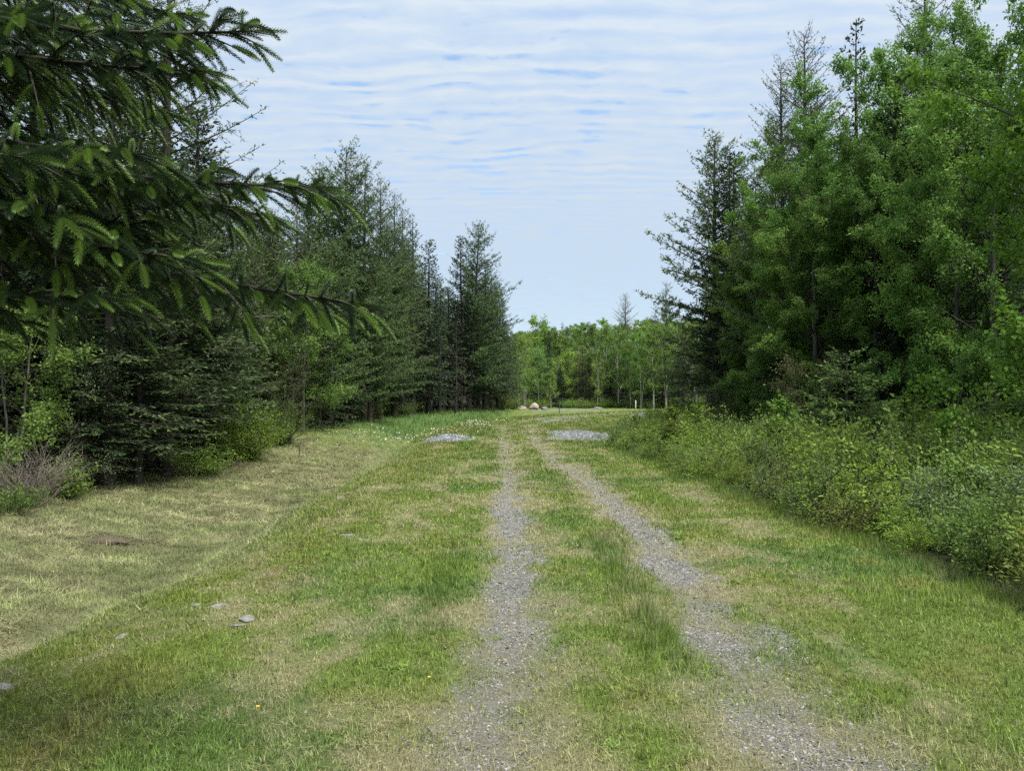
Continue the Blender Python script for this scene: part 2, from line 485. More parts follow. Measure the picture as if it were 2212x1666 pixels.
def masks(x, y):
    s = bank_edge(y) - (x - road_x(y))
    n1 = fbm(x * .8, y * .8, 41, 4)
    hay = sstep(-.5, 1.8, s - .15 + (n1 - .5) * 2.6 + (fbm(x * 4.0, y * 3.0, 43, 3) - .5) * 1.2) * (1 - sstep(30, 38, y + (n1 - .5) * 8))
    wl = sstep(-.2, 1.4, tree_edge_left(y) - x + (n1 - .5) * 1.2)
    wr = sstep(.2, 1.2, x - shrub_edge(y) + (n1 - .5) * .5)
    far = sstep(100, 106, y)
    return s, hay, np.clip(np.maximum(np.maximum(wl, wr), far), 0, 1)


C_GREEN = np.array([.155, .222, .040]); C_LUSH = np.array([.115, .190, .040]); C_YEL = np.array([.205, .230, .058])
C_STRAW = np.array([.33, .305, .170]); C_HAYG = np.array([.165, .205, .072]); C_GRAV = np.array([.155, .157, .158])
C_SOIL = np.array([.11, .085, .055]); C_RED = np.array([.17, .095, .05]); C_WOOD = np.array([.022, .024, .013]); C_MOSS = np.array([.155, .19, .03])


def dryness(x, y):
    """0 lush .. 1 dry straw, on the lawn"""
    n1 = fbm(x * 1.3, y * .8, 101, 4); n2 = fbm(x * 4.5, y * 3.0, 103, 3)
    d = .26 + (n1 - .5) * 1.7 + (n2 - .5) * 1.1
    dl = np.abs(x - rut_left(y)); dr = np.abs(x - rut_right(y))
    d = d + .45 * np.exp(-(np.minimum(dl, dr) / .5) ** 2)
    d = d + .22 * np.exp(-((x - .8) / .5) ** 2) * (1 - sstep(5, 8, y))
    # mowing swathes along the road
    d = d + .13 * np.sin((x - road_x(y)) * 4.4 + 1.2 * vnoise(y * .3, 2.2, 4)) * sstep(5, 12, y)
    s = bank_edge(y) - (x - road_x(y))
    d = d - .10 * sstep(-1.4, -.2, s)
    return np.clip(d, 0, 1)


def ground_colour(x, y):
    s, hay, wood = masks(x, y)
    d = dryness(x, y)
    n1 = fbm(x * .6, y * .6, 201, 3); n2 = fbm(x * 2.2, y * 2.2, 203, 4); n3 = fbm(x * 1.0, y * .7, 209, 4)
    g = lerp(C_GREEN, C_LUSH, sstep(.45, .62, n1)[..., None])
    g = lerp(g, C_YEL, (sstep(.48, .7, n2) * .7)[..., None])
    crest = np.exp(-((s + .45) / .65) ** 2)
    g = lerp(g, C_MOSS, (crest * .65)[..., None])
    c = lerp(g, C_STRAW, (sstep(.25, .95, d) * .7)[..., None])
    red = .6 * sstep(.60, .72, n3) * np.clip(crest * 1.2, 0, 1) * (1 - sstep(12, 18, y))
    c = lerp(c, C_RED, (red * .6)[..., None])
    h = lerp(C_HAYG, C_STRAW, np.clip(.15 + 1.1 * (fbm(x * 1.4, y * 2.2, 301, 4) - .2), 0, 1)[..., None])
    h = lerp(h, C_SOIL * 1.1, (sstep(.62, .75, fbm(x * .9, y * 1.3, 307, 4)) * .35)[..., None])
    c = lerp(c, h, hay[..., None])
    # lush verge on the far left bank
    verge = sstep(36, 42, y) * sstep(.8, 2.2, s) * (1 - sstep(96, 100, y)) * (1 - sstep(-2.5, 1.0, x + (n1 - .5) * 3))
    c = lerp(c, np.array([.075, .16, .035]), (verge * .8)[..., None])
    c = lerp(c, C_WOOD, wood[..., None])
    return c


# ---------------------------------------------------------------- terrain
def axis(segs):
    out = []
    for a, b, st in segs: out.append(np.arange(a, b, st))
    out.append([segs[-1][1]])
    return np.concatenate(out)


gx = np.concatenate([-np.geomspace(2500, 60, 18)[:-1], axis([(-60, -16, 2.0), (-16, -6, .25), (-6, -3.2, .09), (-3.2, 2.6, .045), (2.6, 5, .1), (5, 16, .4), (16, 60, 2.2)]), np.geomspace(60, 2500, 18)[1:]])
gy = np.concatenate([-np.geomspace(2500, 12, 12)[:-1], axis([(-12, 2.4, 1.2), (2.4, 9, .05), (9, 16, .09), (16, 30, .2), (30, 60, .4), (60, 110, .8), (110, 300, 5)]), np.geomspace(300, 3000, 12)[1:]])
X, Y = np.meshgrid(gx, gy)
Z = zg(X, Y)
nx, ny = len(gx), len(gy)
idx = np.arange(nx * ny).reshape(ny, nx)
F = np.stack([idx[:-1, :-1], idx[:-1, 1:], idx[1:, 1:], idx[1:, :-1]], -1).reshape(-1, 4)
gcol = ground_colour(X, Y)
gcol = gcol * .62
gm = gravel_mask(X, Y)
dust = (np.exp(-((X - rut_left(Y)) / .28) ** 2) + np.exp(-((X - rut_right(Y)) / .32) ** 2)) * (1 - sstep(36, 44, Y))
gcol = lerp(gcol, np.array([.20, .175, .125]), (np.clip(dust, 0, 1) * .6)[..., None])
gcol = lerp(gcol, C_GRAV * (.6 + .7 * vnoise(X * 30, Y * 22, 71))[..., None], (gm * .9)[..., None])
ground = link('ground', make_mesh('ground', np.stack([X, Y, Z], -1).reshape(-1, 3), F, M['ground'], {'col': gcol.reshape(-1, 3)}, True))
tag(ground, kind='structure')


# ---------------------------------------------------------------- grass, hay, gravel chips
def scatter(n, y0, y1, power, xl, xr):
    """points between two distances, thinning with distance"""
    u = rng.random(n)
    p = power + 1
    y = (y0 ** p + u * (y1 ** p - y0 ** p)) ** (1 / p)
    x = rng.uniform(0, 1, n)
    a = np.maximum(xl(y), -.70 * y - 1.8); b = np.minimum(xr(y), .70 * y + 1.8)
    # keep the density even across: weight by width
    wmax = 1.4 * y + 3.6
    keep = rng.random(n) < np.clip((b - a) / wmax, 0, 1)
    return (a + (b - a) * x)[keep], y[keep]


def blades(name, x, y, h, w, az, lean, col, mat, lift=0.0):
    z = zg(x, y) + lift
    P = np.stack([x, y, z], 1); n = len(x)
    side = np.stack([np.cos(az + np.pi / 2), np.sin(az + np.pi / 2), np.zeros(n)], 1)
    out = np.stack([np.cos(az), np.sin(az), np.zeros(n)], 1)
    tip = P + out * (h * np.sin(lean))[:, None]
    tip[:, 2] += h * np.cos(lean)
    V = np.stack([P + side * w[:, None] / 2, P - side * w[:, None] / 2, tip], 1).reshape(-1, 3)
    F = np.arange(3 * n).reshape(-1, 3)
    return link(name, make_mesh(name, V, F, mat, {'col': np.repeat(col, 3, 0)}))


# mown lawn
x, y = scatter(320000, 2.6, 97, -.62, lambda y: bank_edge(y) + road_x(y) - 1.0, lambda y: shrub_edge(y) + .5)
BL = 7
tuft_v = np.repeat(np.clip(np.exp(rng.normal(0, .36, len(x))), .4, 1.6), BL); tuft_h = np.repeat(np.exp(rng.normal(0, .35, len(x))), BL); tuft_d = np.repeat(rng.random(len(x)), BL)
x = np.repeat(x, BL); y = np.repeat(y, BL)
tl_ = .016 * np.clip(y / 5, 1, 14) ** .8
x = x + rng.normal(0, 1, len(x)) * tl_; y = y + rng.normal(0, 1, len(x)) * tl_ * 1.2
s, hay, wood = masks(x, y); gmv = gravel_mask(x, y); dry = dryness(x, y)
rutd = np.minimum(np.abs(x - rut_left(y)), np.abs(x - rut_right(y)))
keep = (rng.random(len(x)) > gmv * .84) & (rng.random(len(x)) > .55 * np.exp(-(rutd / .22) ** 2)) & (rng.random(len(x)) > hay * .8) & (rng.random(len(x)) > dry * .35)
x, y, dry, s, tuft_v, tuft_h, tuft_d = x[keep], y[keep], dry[keep], s[keep], tuft_v[keep], tuft_h[keep], tuft_d[keep]; n = len(x)
lod = np.clip(y / 5.0, 1, 14)
tall = sstep(.57, .72, fbm(x * 1.4, y * .6, 401, 3))
med = np.exp(-((x - 1.02) / .22) ** 2) * sstep(4.7, 5.5, y) * (1 - sstep(8.5, 11, y)) * sstep(.35, .55, fbm(x * 2.5, y * 1.2, 405, 3))
med = np.maximum(med, .6 * np.exp(-((x + .62) / .16) ** 2) * sstep(5, 6, y) * (1 - sstep(8, 9, y)))
edge = sstep(-.25, .25, x - shrub_edge(y))
h = tuft_h * rng.uniform(.017, .038, n) * (1 + .6 * tall) * (1 - .4 * dry) * lod ** .38 + med * rng.uniform(.0, .10, n) + edge * rng.uniform(0, .16, n)
w = rng.uniform(.0035, .0072, n) * lod ** .95
lean = np.clip(np.abs(rng.normal(.55, .4, n)), 0, 1.4) * (1 - .5 * np.maximum(med, edge))
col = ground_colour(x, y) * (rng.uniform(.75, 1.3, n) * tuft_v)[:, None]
isdry = (.6 * tuft_d + .4 * rng.random(n)) < (.10 + .60 * dry)
col = np.where(isdry[:, None], lerp(col, C_STRAW * rng.uniform(.7, 1.35, n)[:, None], .75), col)
gr = np.clip(med + .8 * edge, 0, 1)[:, None]
col = lerp(col, C_LUSH * rng.uniform(.7, 1.3, n)[:, None], gr * .55)
o = blades('grass', x, y, h, w, rng.uniform(0, 2 * np.pi, n), lean, col, M['blade'])
tag(o, 'short mown green grass along the gravel track', 'grass', kind='stuff')

# dry clippings lying on the lawn
x, y = scatter(110000, 2.6, 40, -.3, lambda y: bank_edge(y) - .4, lambda y: shrub_edge(y) - .1)
dry = dryness(x, y)
keep = rng.random(len(x)) < (.15 + dry) * (1 - .5 * gravel_mask(x, y))
x, y = x[keep], y[keep]; n = len(x); lod = np.clip(y / 5.0, 1, 9)
o = blades('grass_clippings', x, y, rng.uniform(.03, .11, n) * lod ** .3, rng.uniform(.002, .004, n) * lod ** .85, rng.uniform(0, 2 * np.pi, n), np.clip(rng.normal(1.42, .12, n), 1, 1.62),
           C_STRAW * rng.uniform(.6, 1.5, n)[:, None] * np.array([1, .98, .9]), M['blade'], .018)
tag(o, 'pale dry grass clippings strewn over the lawn', 'clippings', kind='stuff')

# mown hay in the hollow to the left
x, y = scatter(760000, 4.0, 40, -.5, lambda y: tree_edge_left(y) - .8, lambda y: bank_edge(y) + .3)
s, hay, wood = masks(x, y)
s_ = bank_edge(y) - x
keep = (rng.random(len(x)) < (hay + .1) * np.interp(s_, [-1, 0, .6, 1.6, 2.4], [.08, .14, .2, .4, 1])) & (rng.random(len(x)) > wood * .85)
x, y = x[keep], y[keep]; n = len(x); lod = np.clip(y / 7.0, 1, 6)
swirl = fbm(x * .5, y * .5, 501, 3) * 9
az = swirl + rng.normal(0, .8, n) + np.where(rng.random(n) < .5, np.pi, 0)
green = (rng.random(n) < .70 * (1.3 - sstep(.4, .7, fbm(x * .8, y * 1.2, 511, 3)))).astype(float)
c = lerp(C_STRAW * np.array([.92, .95, 1.0]) * rng.uniform(.6, 1.35, n)[:, None], C_HAYG * rng.uniform(.55, 1.2, n)[:, None], green[:, None])
c = lerp(c, ground_colour(x, y), .35) * np.exp((fbm(x * 3.5, y * 4.5, 521, 3) - .5) * 2.2)[:, None]
o = blades('hay', x, y, np.where(green > 0, rng.uniform(.04, .09, n), rng.uniform(.08, .24, n)) * lod ** .25, rng.uniform(.004, .008, n) * lod ** .8, az, np.where(green > 0, rng.uniform(.2, 1.0, n), np.clip(rng.normal(1.36, .16, n), .9, 1.6)), c, M['blade'], .02)
tag(o, 'cut straw-coloured hay lying in the hollow below the trees', 'hay', kind='stuff')

# rank grass on the far verge and along the foot of the wood
x, y = scatter(120000, 16, 96, .35, lambda y: tree_edge_left(y) - 1.0, lambda y: bank_edge(y) + road_x(y) + .4)
s = bank_edge(y) - (x - road_x(y))
foot = np.exp(-((x - tree_edge_left(y)) / .7) ** 2)
keep = rng.random(len(x)) < np.maximum(sstep(34, 40, y) * sstep(.3, 1.5, s) * (1 - sstep(-2.5, .5, x)), foot * .8)
x, y = x[keep], y[keep]; n = len(x); lod = np.clip(y / 30.0, .6, 3)
c = lerp(np.array([.07, .15, .03]), np.array([.14, .19, .05]), rng.random(n)[:, None]) * rng.uniform(.7, 1.3, n)[:, None]
o = blades('verge_grass', x, y, rng.uniform(.12, .32, n) * lod ** .3, rng.uniform(.012, .03, n) * lod, rng.uniform(0, 6.3, n), np.abs(rng.normal(.3, .25, n)), c, M['blade'])
tag(o, 'bright rank grass on the bank at the foot of the wood', 'grass', kind='stuff')


def chips(name, x, y, r, mat, col, flat=.35, lift=0.0, zf=None):
    n = len(x)
    base = np.array([[1, 0, -.3], [.2, 1, -.2], [-1, .2, -.3], [-.1, -1, -.2], [.1, .1, 1]], float)
    V = base[None] * rng.uniform(.55, 1.25, (n, 5, 3))
    V[..., 2] *= flat
    a = rng.uniform(0, 6.3, n); ca, sa = np.cos(a)[:, None], np.sin(a)[:, None]
    xx = V[..., 0] * ca - V[..., 1] * sa; yy = V[..., 0] * sa + V[..., 1] * ca
    tilt = rng.normal(0, .3, (n, 2))
    zz = V[..., 2] + xx * tilt[:, :1] + yy * tilt[:, 1:]
    V = np.stack([xx, yy, zz], -1) * r[:, None, None]
    z = (zg(x, y) if zf is None else zf(x, y)) + lift
    V += np.stack([x, y, z], 1)[:, None]
    t = np.array([[0, 1, 4], [1, 2, 4], [2, 3, 4], [3, 0, 4]])
    F = (np.arange(n)[:, None, None] * 5 + t[None]).reshape(-1, 3)
    return make_mesh(name, V.reshape(-1, 3), F, mat, {'col': np.repeat(col, 5, 0)})


x, y = scatter(420000, 2.6, 26, -.9, lambda y: rut_left(y) - .8, lambda y: rut_right(y) + .9)
gmv = gravel_mask(x, y)
keep = rng.random(len(x)) < gmv ** 1.3
x, y = x[keep][:75000], y[keep][:75000]; n = len(x); lod = np.clip(y / 5, 1, 5)
c = C_GRAV * np.clip(np.exp(rng.normal(.0, .36, n)), .4, 1.55)[:, None] * lerp(np.array([1, 1, 1.04]), np.array([1.12, 1.0, .86]), rng.random(n)[:, None])
o = link('gravel', chips('gravel', x, y, np.clip(np.exp(rng.normal(-4.95, .36, n)), .004, .018) * lod ** .6, M['chip'], c, .4, .002))
tag(o, 'grey slate chips in the two wheel ruts', 'gravel', kind='stuff')


# ---------------------------------------------------------------- tree generators
def conifer(seed, H, R, base, kind, step=.12, card=.12, cw=.045, whorl=.42, nb=6, sides=6, tr=None, sparse_top=0.0, a_low=-.18, a_top=.75, double=2, dead=True, irregular=.25, sliver=None):
    r = np.random.default_rng(seed)
    T, Lm, C = Geo(), Geo(), Geo()
    Dd = Geo()
    tr = tr or H * .0125
    n = 12
    zs = np.linspace(0, H, n)
    wob = np.cumsum(r.normal(0, .018 * H / n, (n, 2)), 0)
    P = np.column_stack([wob - wob[0], zs]); P[0, 2] = -.35
    rad = tr * (1 - zs / H) ** .8 + .012
    rad[0] *= 1.35
    T.tube(P, rad, 8, .5)
    tp = lambda z: np.array([np.interp(z, zs, P[:, 0]), np.interp(z, zs, P[:, 1]), z])
    z = base
    A_, D_, N_, L_, W_, V_ = [], [], [], [], [], []
    sA, sB = [], []
    while z < H - .12:
        t = (z - base) / (H - base)
        k = nb if t < .85 else max(3, nb - 2)
        az0 = r.uniform(0, 6.3)
        for b in range(k):
            if r.random() < irregular * .5: continue
            L = (R * (1 - t) ** (.8 if kind != 'larch' else .68) * (1 - .35 * max(0, .12 - t) / .12) + .13) * r.uniform(1 - irregular * 1.2, 1 + irregular)
            az = az0 + b * 6.283 / k + r.normal(0, .22)
            al = lerp(a_low, a_top, t ** 1.3) + r.normal(0, .09); up = r.uniform(.02, .22)
            u = np.linspace(0, 1, 6)
            hr = np.column_stack([np.cos(az + r.normal(0, .05) * u), np.sin(az + r.normal(0, .05) * u)])
            p0 = tp(z + r.normal(0, .08))
            B = np.column_stack([p0[0] + hr[:, 0] * L * u, p0[1] + hr[:, 1] * L * u, p0[2] + L * (al * u + up * u * u - (.15 * u if kind != 'larch' else 0))])
            Lm.tube(B, (.007 + .011 * L) * (1 - u * .85), 3 if L < 1.2 else 4, .4)
            # laterals
            nl = max(3, int(L / step))
            uu = np.sort(r.uniform(.12, 1.0, nl)) if kind == 'larch' else np.linspace(.16, 1, nl) + r.normal(0, .02, nl)
            uu = np.clip(uu, 0, 1)
            pos = np.column_stack([np.interp(uu, u, B[:, i]) for i in range(3)])
            tan = unit(B[-1] - B[0])
            sgn = np.where(np.arange(nl) % 2 == 0, 1, -1)
            sidev = unit(np.cross(tan, [0, 0, 1]))
            ll = np.minimum(.62, (.42 * L * (1 - uu) + .14)) * r.uniform(.6, 1.2, nl)
            if kind == 'larch': ll *= .8
            ang = r.uniform(.65, 1.1, nl)
            dirs = tan[None] * np.cos(ang)[:, None] + sidev[None] * (np.sin(ang) * sgn)[:, None]
            dirs[:, 2] += r.normal(-.12 if kind != 'larch' else -.05, .16 if kind != 'larch' else .4, nl)
            dirs = unit(dirs)
            dirs = np.vstack([dirs, tan + np.array([0, 0, .1])]); ll = np.append(ll, .2); pos = np.vstack([pos, B[-1] - tan * .05]); uu = np.append(uu, 1.)
            if kind == 'larch':
                sA.append(pos); sB.append(pos + dirs * ll[:, None])
            m = np.maximum(1, np.ceil(ll / card * (1.0 if kind != 'larch' else 1.3))).astype(int)
            keepfrac = 1.0 if kind != 'larch' else np.interp(t, [0, .5, 1], [1, 1 - .35 * sparse_top, 1 - .75 * sparse_top])
            rep = np.repeat(np.arange(len(ll)), m * double)
            if keepfrac < 1: rep = rep[r.random(len(rep)) < keepfrac]
            if len(rep) == 0: continue
            f = r.random(len(rep))
            pp = pos[rep] + dirs[rep] * (ll[rep] * f)[:, None]
            dd = dirs[rep] + r.normal(0, .28 if kind != 'larch' else .9, (len(rep), 3))
            nn = np.array([0, 0, 1.]) + r.normal(0, .55 if kind != 'larch' else 1.0, (len(rep), 3))
            if kind == 'spruce': pp[:, 2] -= np.abs(r.normal(0, .03, len(rep)))
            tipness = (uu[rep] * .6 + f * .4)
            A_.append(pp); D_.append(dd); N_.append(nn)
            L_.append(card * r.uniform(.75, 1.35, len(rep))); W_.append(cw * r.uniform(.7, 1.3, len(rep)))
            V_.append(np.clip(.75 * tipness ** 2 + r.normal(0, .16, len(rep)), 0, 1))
        z += whorl * r.uniform(.75, 1.25) * (1 - .45 * t)
    # leader
    C.leaves(np.concatenate(A_), np.concatenate(D_), np.concatenate(N_), np.concatenate(L_), np.concatenate(W_), np.concatenate(V_), .12)
    if sA: Lm.slivers(np.concatenate(sA), np.concatenate(sB), sliver or (.003 + .0002 * H), .35)
    parts = {'trunk': T.mesh('trunk', M['bark_larch'] if kind == 'larch' else M['bark_dark'], True), 'limbs': Lm.mesh('limbs', M['bark_larch'] if kind == 'larch' else M['bark_dark'])}
    if dead:
        nd = int(base * 9) + 8
        zz = r.uniform(.6, base + 1.2, nd); az = r.uniform(0, 6.3, nd)
        a = np.array([tp(q) for q in zz]); ln = r.uniform(.3, 1.5, nd)
        bdir = np.column_stack([np.cos(az), np.sin(az), r.normal(-.12, .2, nd)])
        bb = a + bdir * ln[:, None]
        Dd.slivers(a, bb, .012, .5)
        for q in range(3):
            f = r.uniform(.3, .9, nd)[:, None]
            st = a + (bb - a) * f
            Dd.slivers(st, st + (bdir + r.normal(0, .6, (nd, 3))) * (ln[:, None] * .35), .006, .7)
        parts['dead_branches'] = Dd.mesh('dead_branches', M['dead'])
    mat = {'fir': 'fir', 'spruce': 'spruce', 'larch': 'larch'}[kind]
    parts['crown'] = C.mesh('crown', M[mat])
    return parts


def broadleaf(seed, H, R, base, leaf, nleaf, limbs=16, tr=None, mat='maple', bark='bark_grey', asc=(.45, 1.2), ratio=.62, trunk_lean=(0, 0), clump=.09, twig=.42, top_bias=.35, lobes=1.0, stems=1, leaf_droop=.25, nsec=7, ntw=6):
    r = np.random.default_rng(seed)
    T, Lm, C = Geo(), Geo(), Geo()
    tr = tr or H * .011
    tw_a, tw_b, tw_l = [], [], []
    for st in range(stems):
        n = 10
        zs = np.linspace(0, H * .93, n)
        wob = np.cumsum(r.normal(0, .022 * H / n * 2, (n, 2)), 0); wob -= wob[0]
        sp = np.array([math.cos(st * 2.4 + seed), math.sin(st * 2.4 + seed)]) * (0 if stems == 1 else .18)
        P = np.column_stack([wob + sp * (zs[:, None] * .45 + .4) + np.array(trunk_lean) * zs[:, None], zs]); P[0, 2] = -.3
        rad = tr / math.sqrt(stems) * ((1 - zs / H) ** .9) + .012; rad[0] *= 1.3
        T.tube(P, rad, 8 if tr > .05 else 6, .5)
        nlim = max(3, limbs // stems)
        for k in range(nlim):
            t = (k + r.random()) / nlim
            zz = base + (H * .9 - base) * t
            p0 = np.array([np.interp(zz, zs, P[:, i]) for i in range(3)])
            wprof = R * math.sqrt(max(.06, 1 - ((t - top_bias) / (1.05 - top_bias if t > top_bias else .75)) ** 2))
            az = k * 2.399 + r.normal(0, .35)
            el = lerp(asc[0], asc[1], t) + r.normal(0, .12)
            L = wprof / max(.35, math.cos(el)) * r.uniform(.75, 1.12); L = min(L, R * 1.35)
            u = np.linspace(0, 1, 6)
            d = np.array([math.cos(az) * math.cos(el), math.sin(az) * math.cos(el), math.sin(el)])
            bend = np.cumsum(r.normal(0, .05, (6, 3)), 0) * L * .35
            B = p0 + d * (L * u)[:, None] + bend * u[:, None] + np.array([0, 0, .10 * L]) * (u * (1 - u))[:, None] * (1 if el > .3 else -1)
            B[0] = p0
            lv = r.random()
            r0 = max(.010, np.interp(zz, zs, rad) * .38)
            Lm.tube(B, r0 * (1 - u) ** .9 + .006, 5 if r0 > .03 else 4, .5)
            for q in range(nsec):
                f = r.uniform(.22, 1.0)
                s0 = np.array([np.interp(f, u, B[:, i]) for i in range(3)])
                sd = unit(d + r.normal(0, .62, 3) + np.array([0, 0, .05]))
                sl = L * r.uniform(.22, .42) * (1.15 - .5 * f) + .15
                s1 = s0 + sd * sl * .5 + r.normal(0, .04, 3) * sl; s2 = s1 + unit(sd + r.normal(0, .3, 3)) * sl * .5
                Lm.tube(np.array([s0, s1, s2]), np.array([.011, .008, .004]) * (.5 + H * .06), 3, .5)
                for w in range(ntw):
                    g = r.uniform(.15, 1)
                    a = s0 + (s1 - s0) * g * 2 if g < .5 else s1 + (s2 - s1) * (g * 2 - 1)
                    td = unit(sd + r.normal(0, .7, 3)); tl = twig * r.uniform(.5, 1.3)
                    tw_a.append(a); tw_b.append(a + td * tl); tw_l.append(lv)
    A = np.array(tw_a); B = np.array(tw_b)
    Lm.slivers(A, B, .0035 + .0004 * H, .5)
    i = r.integers(0, len(A), nleaf); f = r.uniform(.15, 1.08, nleaf)
    td = unit(B - A)[i]
    pos = A[i] + (B - A)[i] * f[:, None] + r.normal(0, clump, (nleaf, 3))
    D = td * .5 + r.normal(0, .55, (nleaf, 3)) + np.array([0, 0, -leaf_droop])
    ow = unit(pos * np.array([1, 1, 0]))
    Nn = np.array([0, 0, .7]) + ow * .45 + r.normal(0, .5, (nleaf, 3))
    sz = leaf * r.uniform(.6, 1.25, nleaf)
    tv = (.45 * r.random(len(A)) + .55 * np.array(tw_l))[i]
    C.leaves(pos, D, Nn, sz, sz * ratio * r.uniform(.8, 1.2, nleaf), np.clip(.12 + .76 * tv + r.normal(0, .2, nleaf), 0, 1), .16)
    return {'trunk': T.mesh('trunk', M[bark], True), 'limbs': Lm.mesh('limbs', M['bark_dark' if bark == 'bark_grey' else bark]), 'crown': C.mesh('crown', M[mat])}


def shrub(seed, H, R, leaf, nleaf, mat, ratio=.5, nstem=16, upright=.5, twig=.25, clump=.035, bare=0.0, stem_mat='bark_dark', low=.12):
    r = np.random.default_rng(seed)
    S, C = Geo(), Geo()
    a_, b_ = [], []
    for k in range(nstem):
        az = k * 2.399 + r.normal(0, .4); rr = R * math.sqrt((k + .5) / nstem) * r.uniform(.7, 1.1); h = H * (1 - .45 * (rr / R) ** 2) * r.uniform(.65, 1.1)
        u = np.linspace(0, 1, 5)
        P = np.column_stack([math.cos(az) * rr * (.12 + .88 * u ** (1 / (.6 + upright))), math.sin(az) * rr * (.12 + .88 * u ** (1 / (.6 + upright))), h * u ** .8 - .06])
        P[1:] += r.normal(0, .05 * H, (4, 3)) * np.array([1, 1, .3])
        S.tube(P, (.008 + .004 * H) * (1 - .75 * u), 4, .5)
        for q in range(int(9 + 6 * H)):
            f = r.uniform(low, 1); p = np.array([np.interp(f, u, P[:, i]) for i in range(3)])
            d = unit(np.array([math.cos(az), math.sin(az), .7]) * .6 + r.normal(0, .6, 3)); l = twig * r.uniform(.4, 1.3)
            a_.append(p); b_.append(p + d * l)
    A = np.array(a_); B = np.array(b_)
    S.slivers(A, B, .004, .6)
    if nleaf:
        i = r.integers(0, len(A), nleaf); f = r.uniform(.1, 1.1, nleaf)
        pos = A[i] + (B - A)[i] * f[:, None] + r.normal(0, clump, (nleaf, 3)); pos[:, 2] = np.maximum(pos[:, 2], .02)
        D = unit(B - A)[i] * .7 + r.normal(0, .5, (nleaf, 3)) + np.array([0, 0, .05]); Nn = np.array([0, 0, 1.]) + r.normal(0, .55, (nleaf, 3))
        sz = leaf * r.uniform(.6, 1.3, nleaf); tv = r.random(len(A))[i]
        C.leaves(pos, D, Nn, sz, sz * ratio, np.clip(.2 + .5 * tv + r.normal(0, .2, nleaf), 0, 1), .18)
    parts = {'stems': S.mesh('stems', M[stem_mat])}
    if nleaf: parts['foliage'] = C.mesh('foliage', M[mat])
    return parts


LIB = {}


PLANT_NO = [0]
SKIP = {36, 38, 39, 41, 42, 43, 44, 46, 48, 50, 51, 53, 57, 58, 61, 62, 64, 65, 68, 69, 70, 72, 76, 79, 80, 82, 83, 84, 88, 90, 92, 93, 94, 95, 98, 99, 100, 102, 104, 108, 110, 113, 118, 120, 123, 125, 127, 133, 135, 136, 138, 139, 142, 145, 150, 151, 152, 153, 157, 158, 160, 161, 167, 168, 171, 172, 174, 175, 179, 181, 183, 224, 225, 227, 228, 235, 245, 247, 250, 285, 286, 287, 288, 289, 292, 296, 298, 299, 300, 301, 302, 304, 305, 306, 307, 308, 310, 311, 313, 315, 317, 318, 320, 321, 322, 323, 326, 327, 329, 331, 332, 334, 336, 337, 338, 339, 340, 342, 343, 344, 345, 346, 350, 352, 355, 356, 357, 358, 360, 361, 362, 364, 365, 367, 371, 372, 373, 375, 376, 377, 378, 380, 383, 384, 385, 389, 413, 415, 416, 418, 441, 443, 444, 445, 450, 456, 460, 464, 471, 474, 481, 487, 494, 496, 499, 502, 517, 530, 531, 532, 533, 534, 535, 536, 537, 539, 540, 541, 542, 543, 544, 545, 546, 547, 548, 549, 550, 552, 553, 554, 555, 556, 559, 560, 564, 565, 566, 567, 569, 570, 571, 573, 574, 576, 578, 580, 581, 583, 584, 585, 586, 587, 588, 590, 592, 593, 595, 596, 597, 598, 599, 600, 602, 604, 605, 606, 607, 608, 609, 610, 611, 612, 615, 616, 617, 618, 623, 630, 632, 633, 635, 636, 637, 638, 639, 640, 642, 643, 644, 650, 652, 655, 656, 657, 660, 661, 662, 663, 665, 667, 668, 669, 671, 673, 674, 675, 677, 678, 679, 680, 681, 682, 683, 684, 685, 686, 687, 689, 691, 692, 693, 695, 696, 697, 699, 700, 701, 705, 707, 708, 711, 713, 714, 715, 716, 717, 718, 719, 721, 722, 723, 727, 728, 732, 735, 736, 737, 738, 739, 741, 742, 744, 745, 746, 747, 748, 750, 751, 752, 753, 756, 757, 770, 783, 787, 792, 796, 800, 802, 804, 806, 808, 814, 815, 819, 820, 824, 829, 830, 836, 837, 841, 842, 847, 855, 856, 858, 862, 864, 868, 871, 874, 876, 878, 886, 890, 895, 898, 903, 905, 907, 909, 914, 918, 923, 925, 927, 930, 932, 933, 936, 937, 947, 949, 952, 955, 956, 961, 962, 964, 965, 974, 975, 985, 993, 1002, 1012, 1013, 1014, 1018, 1025, 1029, 1030, 1036}   # repeats that nothing of shows


def plant(kind, var, x, y, height, name, label, cat, group=None, rot=None, wide=1.0, lean=(0, 0), sink=0.0, mats=None):
    parts, H0 = LIB[kind][var % len(LIB[kind])]
    s = height / H0
    PLANT_NO[0] += 1
    rz = rot if rot is not None else prng.uniform(0, 6.283)
    if PLANT_NO[0] in SKIP: return None
    e = empty(name, (x, y, float(zg(x, y)) - sink))
    e.scale = (s * wide, s * wide, s)
    e.rotation_euler = (lean[0], lean[1], rz)
    tag(e, label, cat, group)
    for pn, me in parts.items():
        o = link(pn, me, e)
        if pn == 'dead_branches': o['kind'] = 'stuff'
    return e


def zone(y, a, b):
    return 'near' if y < a else 'far' if y > b else 'middle'


def at(px, depth):
    return (px - 1106) / FPX * depth


def height_for(py, x, y):
    return CAM_H + (855 - py) / FPX * y - float(zg(x, y))


